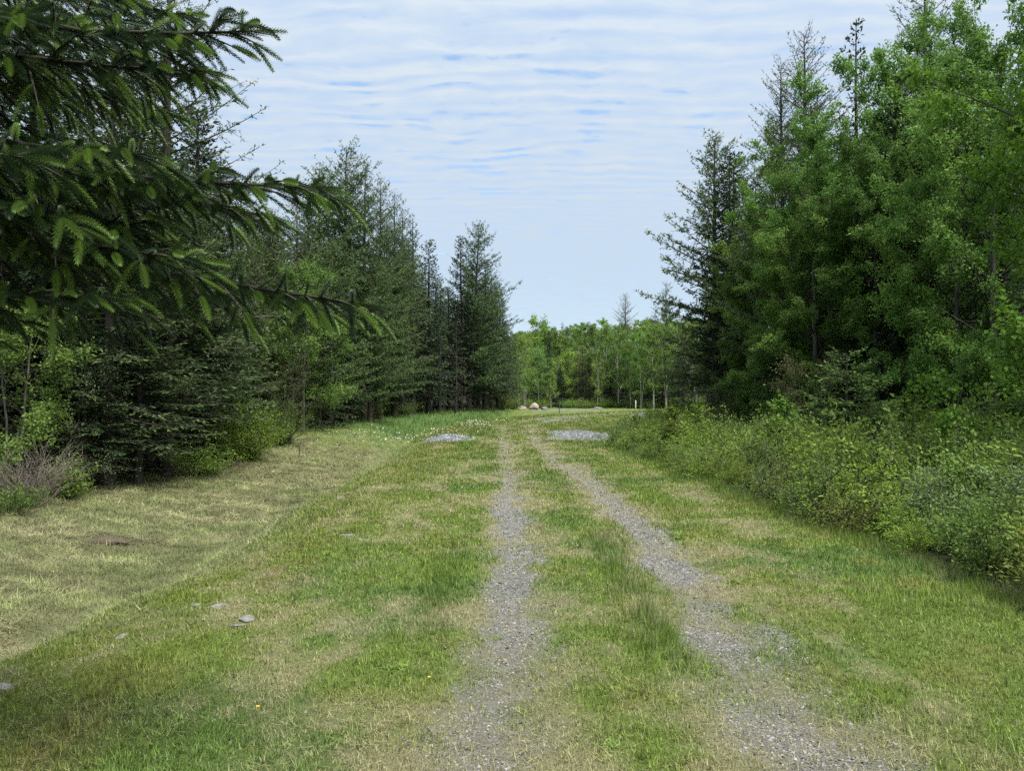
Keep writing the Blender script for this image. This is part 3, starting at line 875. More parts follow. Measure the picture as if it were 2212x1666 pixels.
LIB['fir'] = [(conifer(11, 14, 2.6, 1.9, 'fir', step=.13, card=.15, cw=.055), 14), (conifer(12, 11, 2.6, 1.9, 'fir', step=.12, card=.14, cw=.05, whorl=.4), 11)]
LIB['spruce'] = [(conifer(21, 16, 2.4, 1.6, 'spruce', nb=7, step=.15, card=.19, cw=.085, whorl=.42, irregular=.35), 16), (conifer(22, 15, 1.9, 1.8, 'spruce', step=.16, card=.19, cw=.075, whorl=.42, irregular=.5, nb=5), 15),
                 (conifer(23, 6.5, 1.9, .5, 'spruce', step=.13, card=.17, cw=.07, whorl=.34, dead=False, irregular=.2), 6.5)]
LIB['larch'] = [(conifer(31, 16, 3.4, 2.0, 'larch', step=.10, card=.15, cw=.05, double=3, whorl=.34, nb=6, sparse_top=.8, a_low=-.05, a_top=1.1, irregular=.5), 16),
                (conifer(32, 16, 2.7, 2.2, 'larch', step=.10, card=.15, cw=.05, double=3, whorl=.32, nb=5, sparse_top=.85, a_low=-.1, a_top=.9, irregular=.55), 16),
                (conifer(33, 14, 3.2, 1.8, 'larch', step=.10, card=.15, cw=.05, double=3, whorl=.34, nb=6, sparse_top=.6, a_low=.05, a_top=.9, irregular=.6), 14)]
LIB['barelarch'] = [(conifer(34, 16, 2.7, 2.2, 'larch', step=.09, card=.11, cw=.035, double=2, whorl=.30, nb=6, sparse_top=1.15, a_low=-.05, a_top=.95, irregular=.55, sliver=.011), 16)]
LIB['sapling'] = [(conifer(41, 2.7, 1.0, .75, 'fir', step=.05, card=.08, cw=.03, whorl=.27, nb=7, tr=.035, a_low=.02, a_top=.5, dead=False, irregular=.2), 2.7)]
p = LIB['sapling'][0][0]['crown']; p.materials.clear(); p.materials.append(M['sapling'])
LIB['maple'] = [(broadleaf(51, 13, 3.6, 2.4, .105, 72000, limbs=28, tr=.17, asc=(.15, 1.15)), 13), (broadleaf(52, 11, 3.2, .9, .105, 66000, limbs=28, tr=.13, asc=(.1, 1.2)), 11)]
LIB['near_maple'] = [(broadleaf(53, 10, 3.6, 1.8, .105, 26000, limbs=20, tr=.13, mat='maple_bright', asc=(.05, 1.1), ratio=.85, twig=.5), 10)]
LIB['bronze'] = [(broadleaf(54, 4, 1.5, .7, .085, 5000, limbs=12, tr=.035, mat='bronze_leaf', asc=(.3, 1.1), ratio=.6), 4)]
LIB['birch'] = [(broadleaf(61, 11, 2.5, 2.0, .20, 6500, limbs=16, tr=.11, mat='birch', bark='bark_birch', asc=(.6, 1.25), clump=.14), 11),
                (broadleaf(62, 10, 2.1, 1.8, .19, 5200, limbs=14, tr=.09, mat='birch', bark='bark_birch', asc=(.7, 1.3), clump=.14), 10),
                (broadleaf(63, 12, 2.7, 2.2, .21, 6500, limbs=16, tr=.11, mat='birch', bark='bark_birch', asc=(.5, 1.2), clump=.15, stems=2), 12)]
LIB['hill'] = [(broadleaf(71, 10, 2.9, 1.5, .34, 3200, limbs=14, tr=.12, mat='birch', asc=(.4, 1.2), clump=.2, nsec=4, ntw=4), 10), (broadleaf(72, 11, 2.6, 2, .32, 3000, limbs=14, tr=.12, mat='maple', asc=(.5, 1.2), clump=.2, nsec=4, ntw=4), 11)]
LIB['lefty'] = [(broadleaf(75, 7, 2.0, .9, .10, 16000, limbs=18, tr=.08, mat='maple', asc=(.4, 1.2), ratio=.6), 7), (broadleaf(76, 5.5, 1.9, .25, .10, 15000, limbs=20, tr=.06, mat='maple', asc=(.0, 1.1), ratio=.7, stems=2), 5.5)]
LIB['pale'] = [(broadleaf(77, 4.5, 1.9, .6, .075, 2600, limbs=16, tr=.05, mat='pale_leaf', asc=(.2, 1.0), ratio=.6, stems=2), 4.5)]
LIB['rusty'] = [({**conifer(81, 10, 1.7, 2.0, 'spruce', step=.2, card=.22, cw=.06, whorl=.4, irregular=.5)}, 10)]
p = LIB['rusty'][0][0]['crown']; p.materials.clear(); p.materials.append(M['rusty'])
LIB['deadfir'] = [({**conifer(82, 9, 1.6, 1.6, 'spruce', step=.2, card=.2, cw=.022, whorl=.35, irregular=.6, a_low=-.5, double=1)}, 9)]
p = LIB['deadfir'][0][0]['crown']; p.materials.clear(); p.materials.append(M['dead'])
LIB['shrub_green'] = [(shrub(101, 1.1, .75, .05, 4000, 'shrub_green'), 1.1), (shrub(102, .9, .7, .042, 4000, 'shrub_green', ratio=.6), .9)]
LIB['shrub_lime'] = [(shrub(103, 1.15, .7, .055, 3200, 'shrub_lime', ratio=.5), 1.15), (shrub(104, .8, .7, .045, 3400, 'shrub_lime', ratio=.4), .8)]
LIB['shrub_grey'] = [(shrub(105, 1.0, .7, .042, 3800, 'shrub_grey', ratio=.36), 1.0), (shrub(106, .85, .65, .038, 3600, 'shrub_grey', ratio=.45), .85)]
LIB['shrub_olive'] = [(shrub(107, 1.0, .7, .045, 3200, 'shrub_olive', ratio=.4), 1.0)]
LIB['shrub_tall'] = [(shrub(108, 1.9, .7, .10, 1800, 'shrub_green', ratio=.6, nstem=9, upright=1.2, twig=.3), 1.9), (shrub(109, 1.7, .6, .09, 1400, 'shrub_lime', ratio=.6, nstem=8, upright=1.2, twig=.28), 1.7)]
LIB['bush'] = [(shrub(110, 2.0, 1.7, .07, 9000, 'shrub_lime', ratio=.55, nstem=34, twig=.4, clump=.06, low=.05), 2.0), (shrub(111, 1.8, 1.6, .06, 8000, 'shrub_green', ratio=.45, nstem=34, twig=.4, clump=.06, low=.05), 1.8)]
LIB['brush'] = [(shrub(112, 1.3, 1.3, .05, 500, 'pale_leaf', ratio=.3, nstem=46, twig=.5, stem_mat='dead', upright=.2), 1.3)]
LIB['under'] = [(shrub(113, 1.1, 1.2, .07, 2600, 'shrub_green', ratio=.5, nstem=18, twig=.35, clump=.06), 1.1)]


for kind in ('maple', 'near_maple', 'bronze', 'birch', 'hill', 'lefty', 'pale'):
    for i, (parts, h0) in enumerate(LIB[kind]):
        co = np.empty(len(parts['crown'].vertices) * 3, np.float32); parts['crown'].vertices.foreach_get('co', co)
        LIB[kind][i] = (parts, float(np.percentile(co[2::3], 99.6)))


# ---------------------------------------------------------------- the overhanging spruce in front, left
def near_spruce():
    r = np.random.default_rng(5)
    bx, by = -3.75, 3.7
    root = empty('spruce_tree', (bx, by, float(zg(bx, by))))
    tag(root, 'overhanging spruce with fresh bright green shoot tips, its trunk outside the picture', 'spruce tree')
    z0 = float(zg(bx, by))
    T = Geo()
    zs = np.linspace(-.4, 9, 12)
    T.tube(np.column_stack([np.sin(zs * .6) * .03, np.cos(zs * .5) * .03, zs]), .17 * (1 - zs / 10) + .02, 10, .5)
    link('trunk', T.mesh('trunk', M['bark_dark'], True), root)
    # one brush of needles, along +x, unit length
    K = 120
    u = np.linspace(.0, 1, K); ph = np.arange(K) * 2.4
    ln = .155 * np.sin(np.pi * np.clip(u * .78 + .16, 0, 1)) ** .6
    rd = np.stack([np.full(K, 0.75), np.cos(ph), np.sin(ph)], 1); rd = unit(rd)
    bs = np.stack([u, .02 * np.cos(ph), .02 * np.sin(ph)], 1)
    tan = np.cross(rd, np.tile([1., 0, 0], (K, 1))); tan = unit(tan)
    tip = bs + rd * ln[:, None]
    wv = .021
    TV = np.stack([bs - tan * wv, bs + tan * wv, tip], 1).reshape(-1, 3)   # K*3 verts

    def P3(px, py, d): return np.array([at(px, d) - bx, d - by, CAM_H + (855 - py) / FPX * d - z0])
    tips = [(560, 62, 3.7), (455, 150, 3.9), (708, 402, 3.9), (585, 462, 4.2), (798, 655, 4.0), (440, 560, 3.6), (330, 330, 3.5), (180, 470, 3.3), (250, 640, 3.5), (90, 340, 3.2), 
            (420, 30, 4.6), (300, 120, 4.3), (350, 480, 4.0), (120, 200, 4.2), (380, 240, 4.9), (200, 60, 4.8), (60, 120, 3.8),
            (30, 480, 3.9), (220, 390, 4.4), (150, 300, 5.0), (60, 20, 4.4), (300, 10, 5.0), ]
    for bi, (px, py, d) in enumerate(tips):
        d = d * .92; px = px - 22
        tipv = P3(px, py, d)
        hd = math.hypot(tipv[0], tipv[1])
        rootv = np.array([0, 0, tipv[2] + .10 + .20 * hd + r.normal(0, .12)])
        u = np.linspace(0, 1, 9)
        B = rootv + (tipv - rootv) * u[:, None]
        B[:, 2] -= .16 * hd * u * (1 - u) * r.uniform(.6, 1.4)
        B += np.column_stack([np.sin(u * 4 + bi), np.cos(u * 3.3 + bi), np.sin(u * 5 + bi)]) * (.05 * u * (1 - u))[:, None]
        W = Geo(); W.tube(B, .018 * (1 - u) ** .8 + .004, 5, .4)
        Lb = np.linalg.norm(np.diff(B, axis=0), axis=1).sum()
        tan = unit(np.gradient(B, axis=0))
        sp, sd, sl, sv = [], [], [], []
        nb = int(Lb / .095)
        for k in range(nb):
            f = .25 + .75 * (k + r.random() * .7) / nb
            p = np.array([np.interp(f, u, B[:, i]) for i in range(3)]); t = unit(np.array([np.interp(f, u, tan[:, i]) for i in range(3)]))
            side = unit(np.cross(t, [0, 0, 1])) * (1 if k % 2 else -1)
            ang = r.uniform(.6, 1.0)
            dv = unit(t * math.cos(ang) + side * math.sin(ang) + np.array([0, 0, r.normal(-.04, .20)]))
            l = np.clip(.62 * (1 - f) ** .8 * Lb * .35 + .11, .10, .50) * r.uniform(.7, 1.2)
            uu = np.linspace(0, 1, 4)
            Q = p + dv * (l * uu)[:, None]; Q[:, 2] -= .14 * l * uu ** 2
            W.tube(Q, .0075 * (1 - .6 * uu), 3, .4)
            ns = max(1, int(l / .068))
            qt = unit(Q[-1] - Q[0]); qs = unit(np.cross(qt, [0, 0, 1]))
            for j in range(ns):
                g = (j + r.random()) / ns
                pp = Q[0] + (Q[-1] - Q[0]) * g; pp[2] = np.interp(g, uu, Q[:, 2])
                s_ = 1 if j % 2 else -1
                sp.append(pp); sd.append(unit(qt * .8 + qs * s_ * r.uniform(.4, .9) + np.array([0, 0, r.normal(-.18, .25)]))); sl.append(r.uniform(.075, .135)); sv.append(.45 * f * g)
            sp.append(Q[-1]); sd.append(unit(qt + np.array([0, 0, -.1]))); sl.append(r.uniform(.08, .14)); sv.append(.35 + .65 * f)
            if r.random() < .30:
                sp.append(Q[-1] - qt * .02); sd.append(unit(qt + qs * r.choice([-1, 1]) * .8)); sl.append(r.uniform(.06, .1)); sv.append(.35 + .65 * f)
            # needles sheathing the branchlet itself
            sp.append(Q[0]); sd.append(qt); sl.append(min(l, .16)); sv.append(.15)
            # short shoots standing on the main axis
            if f > .4:
                sp.append(p); sd.append(unit(t * .5 + np.array([r.normal(0, .3), r.normal(0, .3), r.uniform(.2, .9)]))); sl.append(r.uniform(.05, .10)); sv.append(.5 * f)
                sp.append(p); sd.append(t); sl.append(.11); sv.append(.25 * f)
        sp.append(B[-1]); sd.append(tan[-1]); sl.append(.12); sv.append(.7)
        sp = np.array(sp); sd = np.array(sd); sl = np.array(sl); sv = np.array(sv)
        # only shoots that could come into view are worth needles
        wx = sp[:, 0] + bx; wy = sp[:, 1] + by
        vis = wx > -.70 * wy - 1.0
        sp, sd, sl, sv = sp[vis], sd[vis], sl[vis], sv[vis]
        sv = np.clip(sv + r.normal(0, .16, len(sv)), 0, 1)
        # a shoot is either this year's bright growth or old dark needles
        sv = np.where(r.random(len(sv)) < np.clip(sv * 1.15 - .12, 0, .9), r.uniform(.45, 1.0, len(sv)), r.uniform(.02, .22, len(sv)))
        S = unit(np.cross(sd, np.tile([0, 0, 1.], (len(sd), 1)))); U = np.cross(S, sd)
        n = len(sp)
        cx = TV[:, 0]
        sl = sl * 1.32
        thick = np.clip(.15 / sl, .7, 1.5)
        V = sp[:, None] + (sd[:, None] * cx[None, :, None] + (S[:, None] * TV[None, :, 1:2] + U[:, None] * TV[None, :, 2:3]) * thick[:, None, None]) * sl[:, None, None]
        V[..., 2] -= (r.uniform(.0, .45, n) * sl)[:, None] * cx[None] ** 2
        me = make_mesh('needles', V.reshape(-1, 3), np.arange(n * K * 3).reshape(-1, 3), M['near_needles'], {'v': np.repeat(sv, K * 3)})
        W.slivers(sp, sp + sd * sl[:, None] * .95 - np.array([0, 0, .2]) * sl[:, None], .0045, .3)
        br = link('branch', W.mesh('branch', M['bark_dark']), root)
        link('needles', me, br)


near_spruce()

# ---------------------------------------------------------------- named trees along the left wood
GL, GR, GF = 'trees along the edge of the left wood', 'trees along the edge of the right wood', 'trees across the end of the clearing'


def tree(kind, var, px, depth, top, name, label, cat, group, **kw):
    x = at(px, depth); y = depth
    return plant(kind, var, x, y, height_for(top, x, y), name, label, cat, group, **kw)


tree('barelarch', 0, 350, 25.5, -140, 'larch_tree', 'tall dark larch with bare upswept branch ends behind the overhanging spruce', 'larch tree', GL, rot=1.0, wide=1.15)
tree('fir', 0, 232, 22, 60, 'fir_tree', 'big dark fir with a thick trunk at the near end of the left wood', 'fir tree', GL, rot=.4, wide=1.1)
tree('fir', 1, 364, 25, 330, 'fir_tree', 'fir with flat lit sprays above a slim pale trunk at the hay edge', 'fir tree', GL, rot=2.0, wide=1.25)
tree('fir', 1, 470, 28.5, 440, 'fir_tree', 'fir with drooping dark boughs behind the bright rounded bush', 'fir tree', GL, rot=4.1, wide=1.15)
tree('fir', 0, 110, 24, 120, 'fir_tree', 'dark fir showing behind the leafy bush at the left margin', 'fir tree', GL, rot=5.2)
tree('lefty', 1, 30, 18.6, 610, 'broadleaf_tree', 'leafy green broadleaf tree cut by the left margin', 'broadleaf tree', GL, rot=.7, wide=.95)
tree('pale', 0, 165, 20.5, 720, 'willow_shrub', 'thin pale-leaved shrub with grey twigs below the big dark fir', 'shrub', None, rot=.2)
tree('lefty', 0, 655, 35, 560, 'birch_tree', 'light green birch standing out before the dark conifers of the left wood', 'birch tree', GL, rot=.9)
tree('pale', 0, 625, 31.5, 765, 'willow_shrub', 'sparse grey-green shrub under the birch in the left wood', 'shrub', None, rot=2.2)
larches = [(590, 37, 450, 0, 'larch at the left of the larch group, half hidden by the overhanging spruce'), (640, 41, 425, 1, 'larch between the half hidden larch and the slender larch'), (688, 44, 362, 2, 'slender larch just left of the tallest larch'),
           (745, 46, 310, 0, 'tallest larch of the group with an airy pointed top'), (786, 47.5, 348, 1, 'airy larch next right of the tallest larch'), (820, 49, 383, 1, 'third larch to the right counting from the tallest'),
           (853, 52, 418, 1, 'last narrow larch before the dark spruces of the left wood'), (715, 40.5, 520, 2, 'low broad larch in front of the tallest larch'), (800, 45, 560, 2, 'low green larch in front of the narrow larches'), (870, 55, 450, 1, 'small larch top just left of the dark club-topped spruce')]
for i, (px, d, top, v, lb) in enumerate(larches):
    tree('larch', v, px, d, top, 'larch_tree', lb, 'larch tree', GL, wide=1.05 if v != 1 else .85)
spr = [(893, 57, 468, 1, 'dark spruce with a club-shaped top right of the larches', .9), (925, 59, 520, 0, 'dark spruce sloping down beside the club-topped spruce', 1.0), (950, 62, 600, 1, 'lower dark spruce in the notch of the left wood skyline', 1.0),
       (996, 66, 512, 0, 'thick-topped dark spruce beside the leaning larch', .9), (1048, 70, 560, 0, 'dark spruce under the leaning larch crown', 1.05), (1085, 80, 640, 1, 'layered spruce near the far end of the left wood', 1.1),
       (1104, 88, 725, 2, 'small dense spruce closing the far end of the left wood', .8), (1075, 76, 610, 0, 'dark spruce second from the far end of the left wood', 1.0), (760, 43, 640, 1, 'dark spruce among the lower larches', 1.1), (850, 52, 600, 0, 'broad dark spruce low in front of the narrow larches', 1.05), (690, 38, 700, 2, 'young dark spruce beside the light green birch', 1.1)]
for px, d, top, v, lb, w in spr:
    tree('spruce', v, px, d, top, 'spruce_tree', lb, 'spruce tree', GL, wide=w)
tree('larch', 2, 1012, 67, 482, 'larch_tree', 'leaning larch whose bent tip overtops the dark spruces', 'larch tree', GL, lean=(0, .06), wide=.95, rot=.3)
tree('larch', 0, 1062, 75, 590, 'larch_tree', 'larch reaching ragged boughs out over the track bend', 'larch tree', GL, wide=1.1)
tree('deadfir', 0, 985, 62.5, 690, 'dead_spruce', 'dead spruce with hanging greyish brown twigs', 'dead tree', GL)

# filler inside the left wood
hid = 'conifer standing inside the left wood behind the front trees'
cnt = 0
for i in range(900):
    y = prng.uniform(16, 112); back = prng.uniform(1.2, 26) ** 1.0
    x = float(tree_edge_left(y)) - back
    if x < -.68 * y - 8 or (y > 96 and x > -1): continue
    if any((x - a) ** 2 + (y - b) ** 2 < 2.5 ** 2 for a, b in globals().setdefault('_pl', [])): continue
    _pl.append((x, y)); cnt += 1
    if cnt > 150: break
    k = prng.choice(['fir', 'spruce', 'larch'], p=[.4, .45, .15])
    cap = 1.7 + (855 - np.interp(1106 + FPX * x / y, [0, 300, 560, 640, 750, 850, 900, 960, 1000, 1060, 1110, 1200], [-200, 0, 500, 480, 430, 500, 540, 640, 570, 620, 730, 800])) / FPX * y
    h = min(prng.uniform(10, 15.5), max(cap, 4))
    plant(k, int(prng.integers(0, 2)), x, y, h, k + '_tree', '%s standing inside the %s part of the left wood behind the front trees' % (k, zone(y, 36, 64)), k + ' tree', '%s trees inside the %s part of the left wood' % (k, zone(y, 36, 64)), wide=prng.uniform(.85, 1.15))
front = []
for i in range(400):
    y = prng.uniform(24, 90); x = float(tree_edge_left(y)) - prng.uniform(.6, 2.6)
    if any((x - a) ** 2 + (y - b) ** 2 < 2.2 ** 2 for a, b in front): continue
    front.append((x, y))
    if len(front) > 26: break
    k = str(prng.choice(['larch', 'fir'], p=[.6, .4]))
    px = 1106 + FPX * x / y
    cap = 1.7 + (855 - np.interp(px, [300, 560, 640, 750, 850, 900, 960, 1000, 1060, 1110], [560, 560, 560, 540, 560, 620, 680, 640, 680, 760])) / FPX * y
    plant(k, int(prng.integers(0, 3)), x, y, min(prng.uniform(6, 10), max(cap, 3.5)), k + '_tree', 'half-grown %s in the front row of the %s left wood' % (k, zone(y, 40, 64)), k + ' tree', 'half-grown %s trees along the %s left wood' % (k, zone(y, 40, 64)), wide=prng.uniform(1.0, 1.35))
for i in range(46):   # undergrowth at the foot of the wood
    y = prng.uniform(17, 70); x = float(tree_edge_left(y)) - prng.uniform(.3, 7)
    if x < -.68 * y - 3: continue
    plant('under', 0, x, y, prng.uniform(.6, 1.5), 'undergrowth_shrub', 'dark leafy undergrowth shrub at the foot of the left wood', 'shrub', 'undergrowth in the left wood', wide=prng.uniform(.8, 1.4))
plant('bush', 0, at(525, 28.6), 28.6, 2.25, 'rounded_bush', 'bright yellow-green rounded bush at the hay edge of the left wood', 'bush', None, rot=.3, wide=.85)
plant('bush', 1, at(608, 31.5), 31.5, 1.75, 'rounded_bush', 'soft green spreading bush right of the bright rounded bush', 'bush', None, rot=1.4, wide=.9)
plant('brush', 0, at(60, 17.2), 17.2, 1.45, 'dead_brush', 'tangle of dead grey brush at the left margin by the hay', 'brush', None, rot=.3, wide=1.1)
plant('under', 0, at(20, 16.2), 16.2, .7, 'low_shrub', 'low green shrub in front of the dead grey brush', 'shrub', None, rot=.6)
plant('under', 0, at(150, 19.2), 19.2, .6, 'low_shrub', 'low green shrub right of the dead grey brush', 'shrub', None, rot=2.6)
plant('shrub_olive', 0, at(1082, 78), 78, 1.8, 'shrub', 'olive shrub at the foot of the layered spruce', 'shrub', None, wide=1.6)
plant('bush', 1, at(1108, 86), 86, 2.0, 'rounded_bush', 'olive green bush left of the pinkish boulder', 'bush', None, wide=.9)

# ---------------------------------------------------------------- right wood
tree('larch', 2, 1545, 41, 292, 'larch_tree', 'dark larch leading the right wood, one long bough stretched over the clearing', 'larch tree', GR, rot=2.6, wide=1.05)
tree('spruce', 0, 1585, 43, 335, 'spruce_tree', 'dark spruce close behind the leading larch of the right wood', 'spruce tree', GR, wide=1.15)
tree('spruce', 0, 1632, 38, 380, 'spruce_tree', 'dark spruce between the leading larch and the thin-topped maple', 'spruce tree', GR, wide=1.0)
tree('fir', 0, 1770, 33, 190, 'fir_tree', 'dark fir showing between the right maples under the bare-topped larch', 'fir tree', GR, wide=1.1)
tree('fir', 0, 1930, 28, 150, 'fir_tree', 'dark fir showing behind the forked maple', 'fir tree', GR, wide=1.1)
tree('fir', 0, 2090, 24, 60, 'fir_tree', 'dark fir showing near the right margin between maples', 'fir tree', GR, wide=1.1)
tree('maple', 1, 1712, 36, 262, 'maple_tree', 'maple with thin leafy top shoots between the leading larch and the bare-topped larch', 'maple tree', GR, rot=.4, wide=.9)
tree('barelarch', 0, 1738, 31.5, 65, 'larch_tree', 'bare-topped larch rising above the right maples', 'larch tree', GR, rot=1.2, wide=1.0)
tree('barelarch', 0, 1695, 32.5, 130, 'larch_tree', 'lower bare-topped larch joined to the taller one', 'larch tree', GR, rot=3.2, wide=.8)
tree('spruce', 1, 1848, 34, 36, 'spruce_tree', 'dark spruce top peering over the right maples', 'spruce tree', GR, wide=.75)
tree('maple', 0, 1800, 27.5, 175, 'maple_tree', 'broad bright green maple in the middle of the right wood', 'maple tree', GR, rot=.3, wide=1.05)
tree('maple', 0, 1976, 24.5, 15, 'maple_tree', 'tall maple with a forked grey trunk over dark shade', 'maple tree', GR, rot=4.0, wide=.95)
tree('barelarch', 0, 2010, 27, -70, 'larch_tree', 'tall larch whose top leaves the frame over the forked maple', 'larch tree', GR, rot=2.4)
tree('maple', 1, 1650, 33.5, 500, 'maple_tree', 'low spreading maple with yellowish green boughs before the leading larch', 'maple tree', GR, rot=1.1, wide=1.15)
tree('maple', 1, 1705, 29, 380, 'maple_tree', 'bushy maple between the low spreading maple and the broad one', 'maple tree', GR, rot=3.1, wide=1.0)
tree('maple', 0, 1760, 25.5, 400, 'maple_tree', 'short round maple in front of the broad bright green one', 'maple tree', GR, rot=2.0, wide=1.2)
tree('maple', 0, 1895, 24.0, 280, 'maple_tree', 'leafy maple between the broad green one and the forked grey trunk', 'maple tree', GR, rot=5.6, wide=1.0)
tree('maple', 1, 2075, 20.5, 180, 'maple_tree', 'leafy maple between the forked grey trunk and the pale trunk', 'maple tree', GR, rot=.6, wide=1.0)
tree('maple', 1, 2145, 18.5, -60, 'maple_tree', 'maple with a pale grey trunk near the right margin', 'maple tree', GR, rot=5.1, wide=.85)
tree('near_maple', 0, 2500, 11.2, -330, 'maple_tree', 'bright leaved maple hanging in from the right margin', 'maple tree', GR, rot=2.2, wide=.95)
tree('bronze', 0, 1745, 22.5, 765, 'maple_sapling', 'pale bronze-leaved sapling beside the small layered fir', 'sapling', None, rot=.5, wide=1.1)
tree('sapling', 0, 1830, 18, 762, 'fir_sapling', 'small layered fir on a thin bare stem amid the shrubs', 'sapling', None, rot=.3, wide=1.1)
tree('spruce', 2, 1475, 80, 748, 'spruce_tree', 'lone dark young spruce at the far right side of the clearing', 'spruce tree', GF, rot=.7, wide=1.25)
tree('bronze', 0, 1560, 30, 820, 'maple_sapling', 'pale green sapling rising above the shrubs under the low spreading maple', 'sapling', None, rot=2.5, wide=.9)
cnt = 0
for i in range(900):
    y = prng.uniform(11, 80); back = prng.uniform(1.0, 26)
    x = float(tree_edge_right(y)) + back
    if x > .68 * y + 7: continue
    if any((x - a) ** 2 + (y - b) ** 2 < 2.4 ** 2 for a, b in _pl): continue
    px = 1106 + FPX * x / y
    _pl.append((x, y)); cnt += 1
    if cnt > 105: break
    k = prng.choice(['fir', 'spruce', 'maple', 'larch'], p=[.36, .34, .2, .1])
    cap = 1.7 + (855 - np.interp(px, [1300, 1480, 1540, 1600, 1700, 1800, 1900, 2000, 2212], [760, 700, 560, 520, 400, 330, 200, 60, -60])) / FPX * y
    h = min(prng.uniform(9, 14.5), max(cap, 4))
    zn = zone(y, 24, 44)
    plant(k, int(prng.integers(0, 2)), x, y, h, k + '_tree', '%s standing inside the %s part of the right wood behind the front trees' % (k, zn), k + ' tree', '%s trees inside the %s part of the right wood' % (k, zn), wide=prng.uniform(.85, 1.1))

# ---------------------------------------------------------------- end of the clearing
far_list = [
    ('birch', 1, 1122, 99, 760, 'birch with two leaning white trunks by the pinkish boulder', (0, -.16), 1.0), ('birch', 0, 1132, 108, 725, 'pale green birch behind the leaning birch', (0, 0), 1.1), ('birch', 1, 1164, 101, 752, 'yellowish birch with one white trunk right of the boulder', (0, 0), 1.1),
    ('birch', 1, 1190, 100, 800, 'short pale birch second right of the boulder', (0, 0), .9), ('birch', 0, 1222, 104, 770, 'rounded birch left of the rusty conifer', (0, 0), 1.1), ('spruce', 0, 1187, 118, 715, 'dark spruce between the pale birches left of the rusty conifer', (0, 0), 1.0),
    ('spruce', 1, 1222, 116, 745, 'dark spruce just left of the rusty conifer', (0, 0), 1.2), ('birch', 2, 1300, 104, 705, 'bright green birch right of the rusty conifer', (0, 0), 1.0), ('birch', 0, 1335, 102, 712, 'full-crowned birch left of the white marker stake', (0, 0), 1.0),
    ('birch', 2, 1290, 101, 775, 'lower birch in front of the bright green one', (0, 0), .9), ('birch', 1, 1362, 100, 730, 'slender birch above the white marker stake', (0, 0), .9), ('birch', 2, 1385, 98, 715, 'birch with two white trunks right of the marker stake', (0, 0), .9),
    ('birch', 0, 1412, 96, 705, 'birch on a crooked white trunk left of the lone young spruce', (0, .03), .9), ('birch', 2, 1440, 97, 700, 'birch just behind the lone young spruce', (0, 0), 1.0), ('birch', 0, 1475, 99, 690, 'birch rising over the lone young spruce', (0, 0), 1.0),
    ('birch', 2, 1505, 95, 695, 'birch right of the lone young spruce', (0, 0), 1.0), ('barelarch', 0, 1352, 118, 636, 'solitary larch spire above the far birches', (0, 0), 1.0), ('larch', 1, 1440, 104, 612, 'dark larch spire rising over the lone young spruce', (0, 0), 1.0), ('spruce', 1, 1415, 112, 665, 'dark spruce behind the far birches near the larch spire', (0, 0), 1.0),
    ('birch', 1, 1250, 112, 760, 'pale birch behind the rusty conifer', (0, 0), 1.0), ('birch', 0, 1150, 122, 735, 'birch far behind the pinkish boulder', (0, 0), 1.2)]
for k, v, px, d, top, lb, ln, w in far_list:
    kn = 'larch' if k == 'barelarch' else k
    tree(k, v, px, d, top, kn + '_tree', lb, kn + ' tree', GF, lean=ln, wide=w)
tree('rusty', 0, 1258, 103, 745, 'dying_conifer', 'rusty brown dying conifer among the far birches', 'conifer', GF, wide=1.0)
for i in range(90):
    d = prng.uniform(104, 135); px = prng.uniform(1080, 1640)
    top = np.interp(px, [1100, 1160, 1200, 1300, 1400, 1500, 1600], [760, 745, 755, 735, 730, 720, 700]) + prng.uniform(0, 50)
    k = prng.choice(['birch', 'hill', 'fir'], p=[.45, .25, .3])
    tree(k, int(prng.integers(0, 3)), px, d, top, {'birch': 'birch_tree', 'hill': 'broadleaf_tree', 'fir': 'fir_tree'}[k], {'birch': 'birch in the thicket behind the front birches of the far wood', 'hill': 'broadleaf tree in the thicket behind the front birches of the far wood', 'fir': 'fir in the thicket behind the front birches of the far wood'}[k], {'birch': 'birch tree', 'hill': 'broadleaf tree', 'fir': 'fir tree'}[k], {'birch': 'birches of the far thicket', 'hill': 'broadleaf trees of the far thicket', 'fir': 'firs of the far thicket'}[k], wide=prng.uniform(.9, 1.2))
for i in range(26):
    d = prng.uniform(99, 103); px = prng.uniform(1120, 1520)
    plant('under', 0, at(px, d), d, prng.uniform(.7, 1.8), 'undergrowth_shrub', 'low dark shrub at the foot of the far birches', 'shrub', 'shrubs under the far birches', wide=prng.uniform(1, 1.8))
for i in range(230):
    d = prng.uniform(138, 235); px = prng.uniform(900, 1800)
    x = at(px, d)
    h = prng.uniform(8, 12)
    cap = 1.7 + (855 - np.interp(px, [1100, 1160, 1220, 1300, 1500], [727, 708, 698, 682, 676]) - prng.uniform(-6, 14)) / FPX * d - float(zg(x, d))
    h = max(4, min(h, cap))
    k = prng.choice(['hill', 'spruce'], p=[.8, .2])
    plant(k, int(prng.integers(0, 2)), x, d, h, {'hill': 'broadleaf_tree', 'spruce': 'spruce_tree'}[k], {'hill': 'broadleaf tree on the %s slope of the wooded hillside beyond the clearing', 'spruce': 'conifer on the %s slope of the wooded hillside beyond the clearing'}[k] % ('lower' if d < 170 else 'upper'), {'hill': 'broadleaf tree', 'spruce': 'conifer'}[k], {'hill': 'broadleaf trees on the %s hillside', 'spruce': 'conifers on the %s hillside'}[k] % ('lower' if d < 170 else 'upper'), wide=prng.uniform(.9, 1.3))
tree('hill', 0, 1165, 150, 682, 'broadleaf_tree', 'thin-crowned broadleaf tree breaking the ridge line above the boulder', 'broadleaf tree', GF)
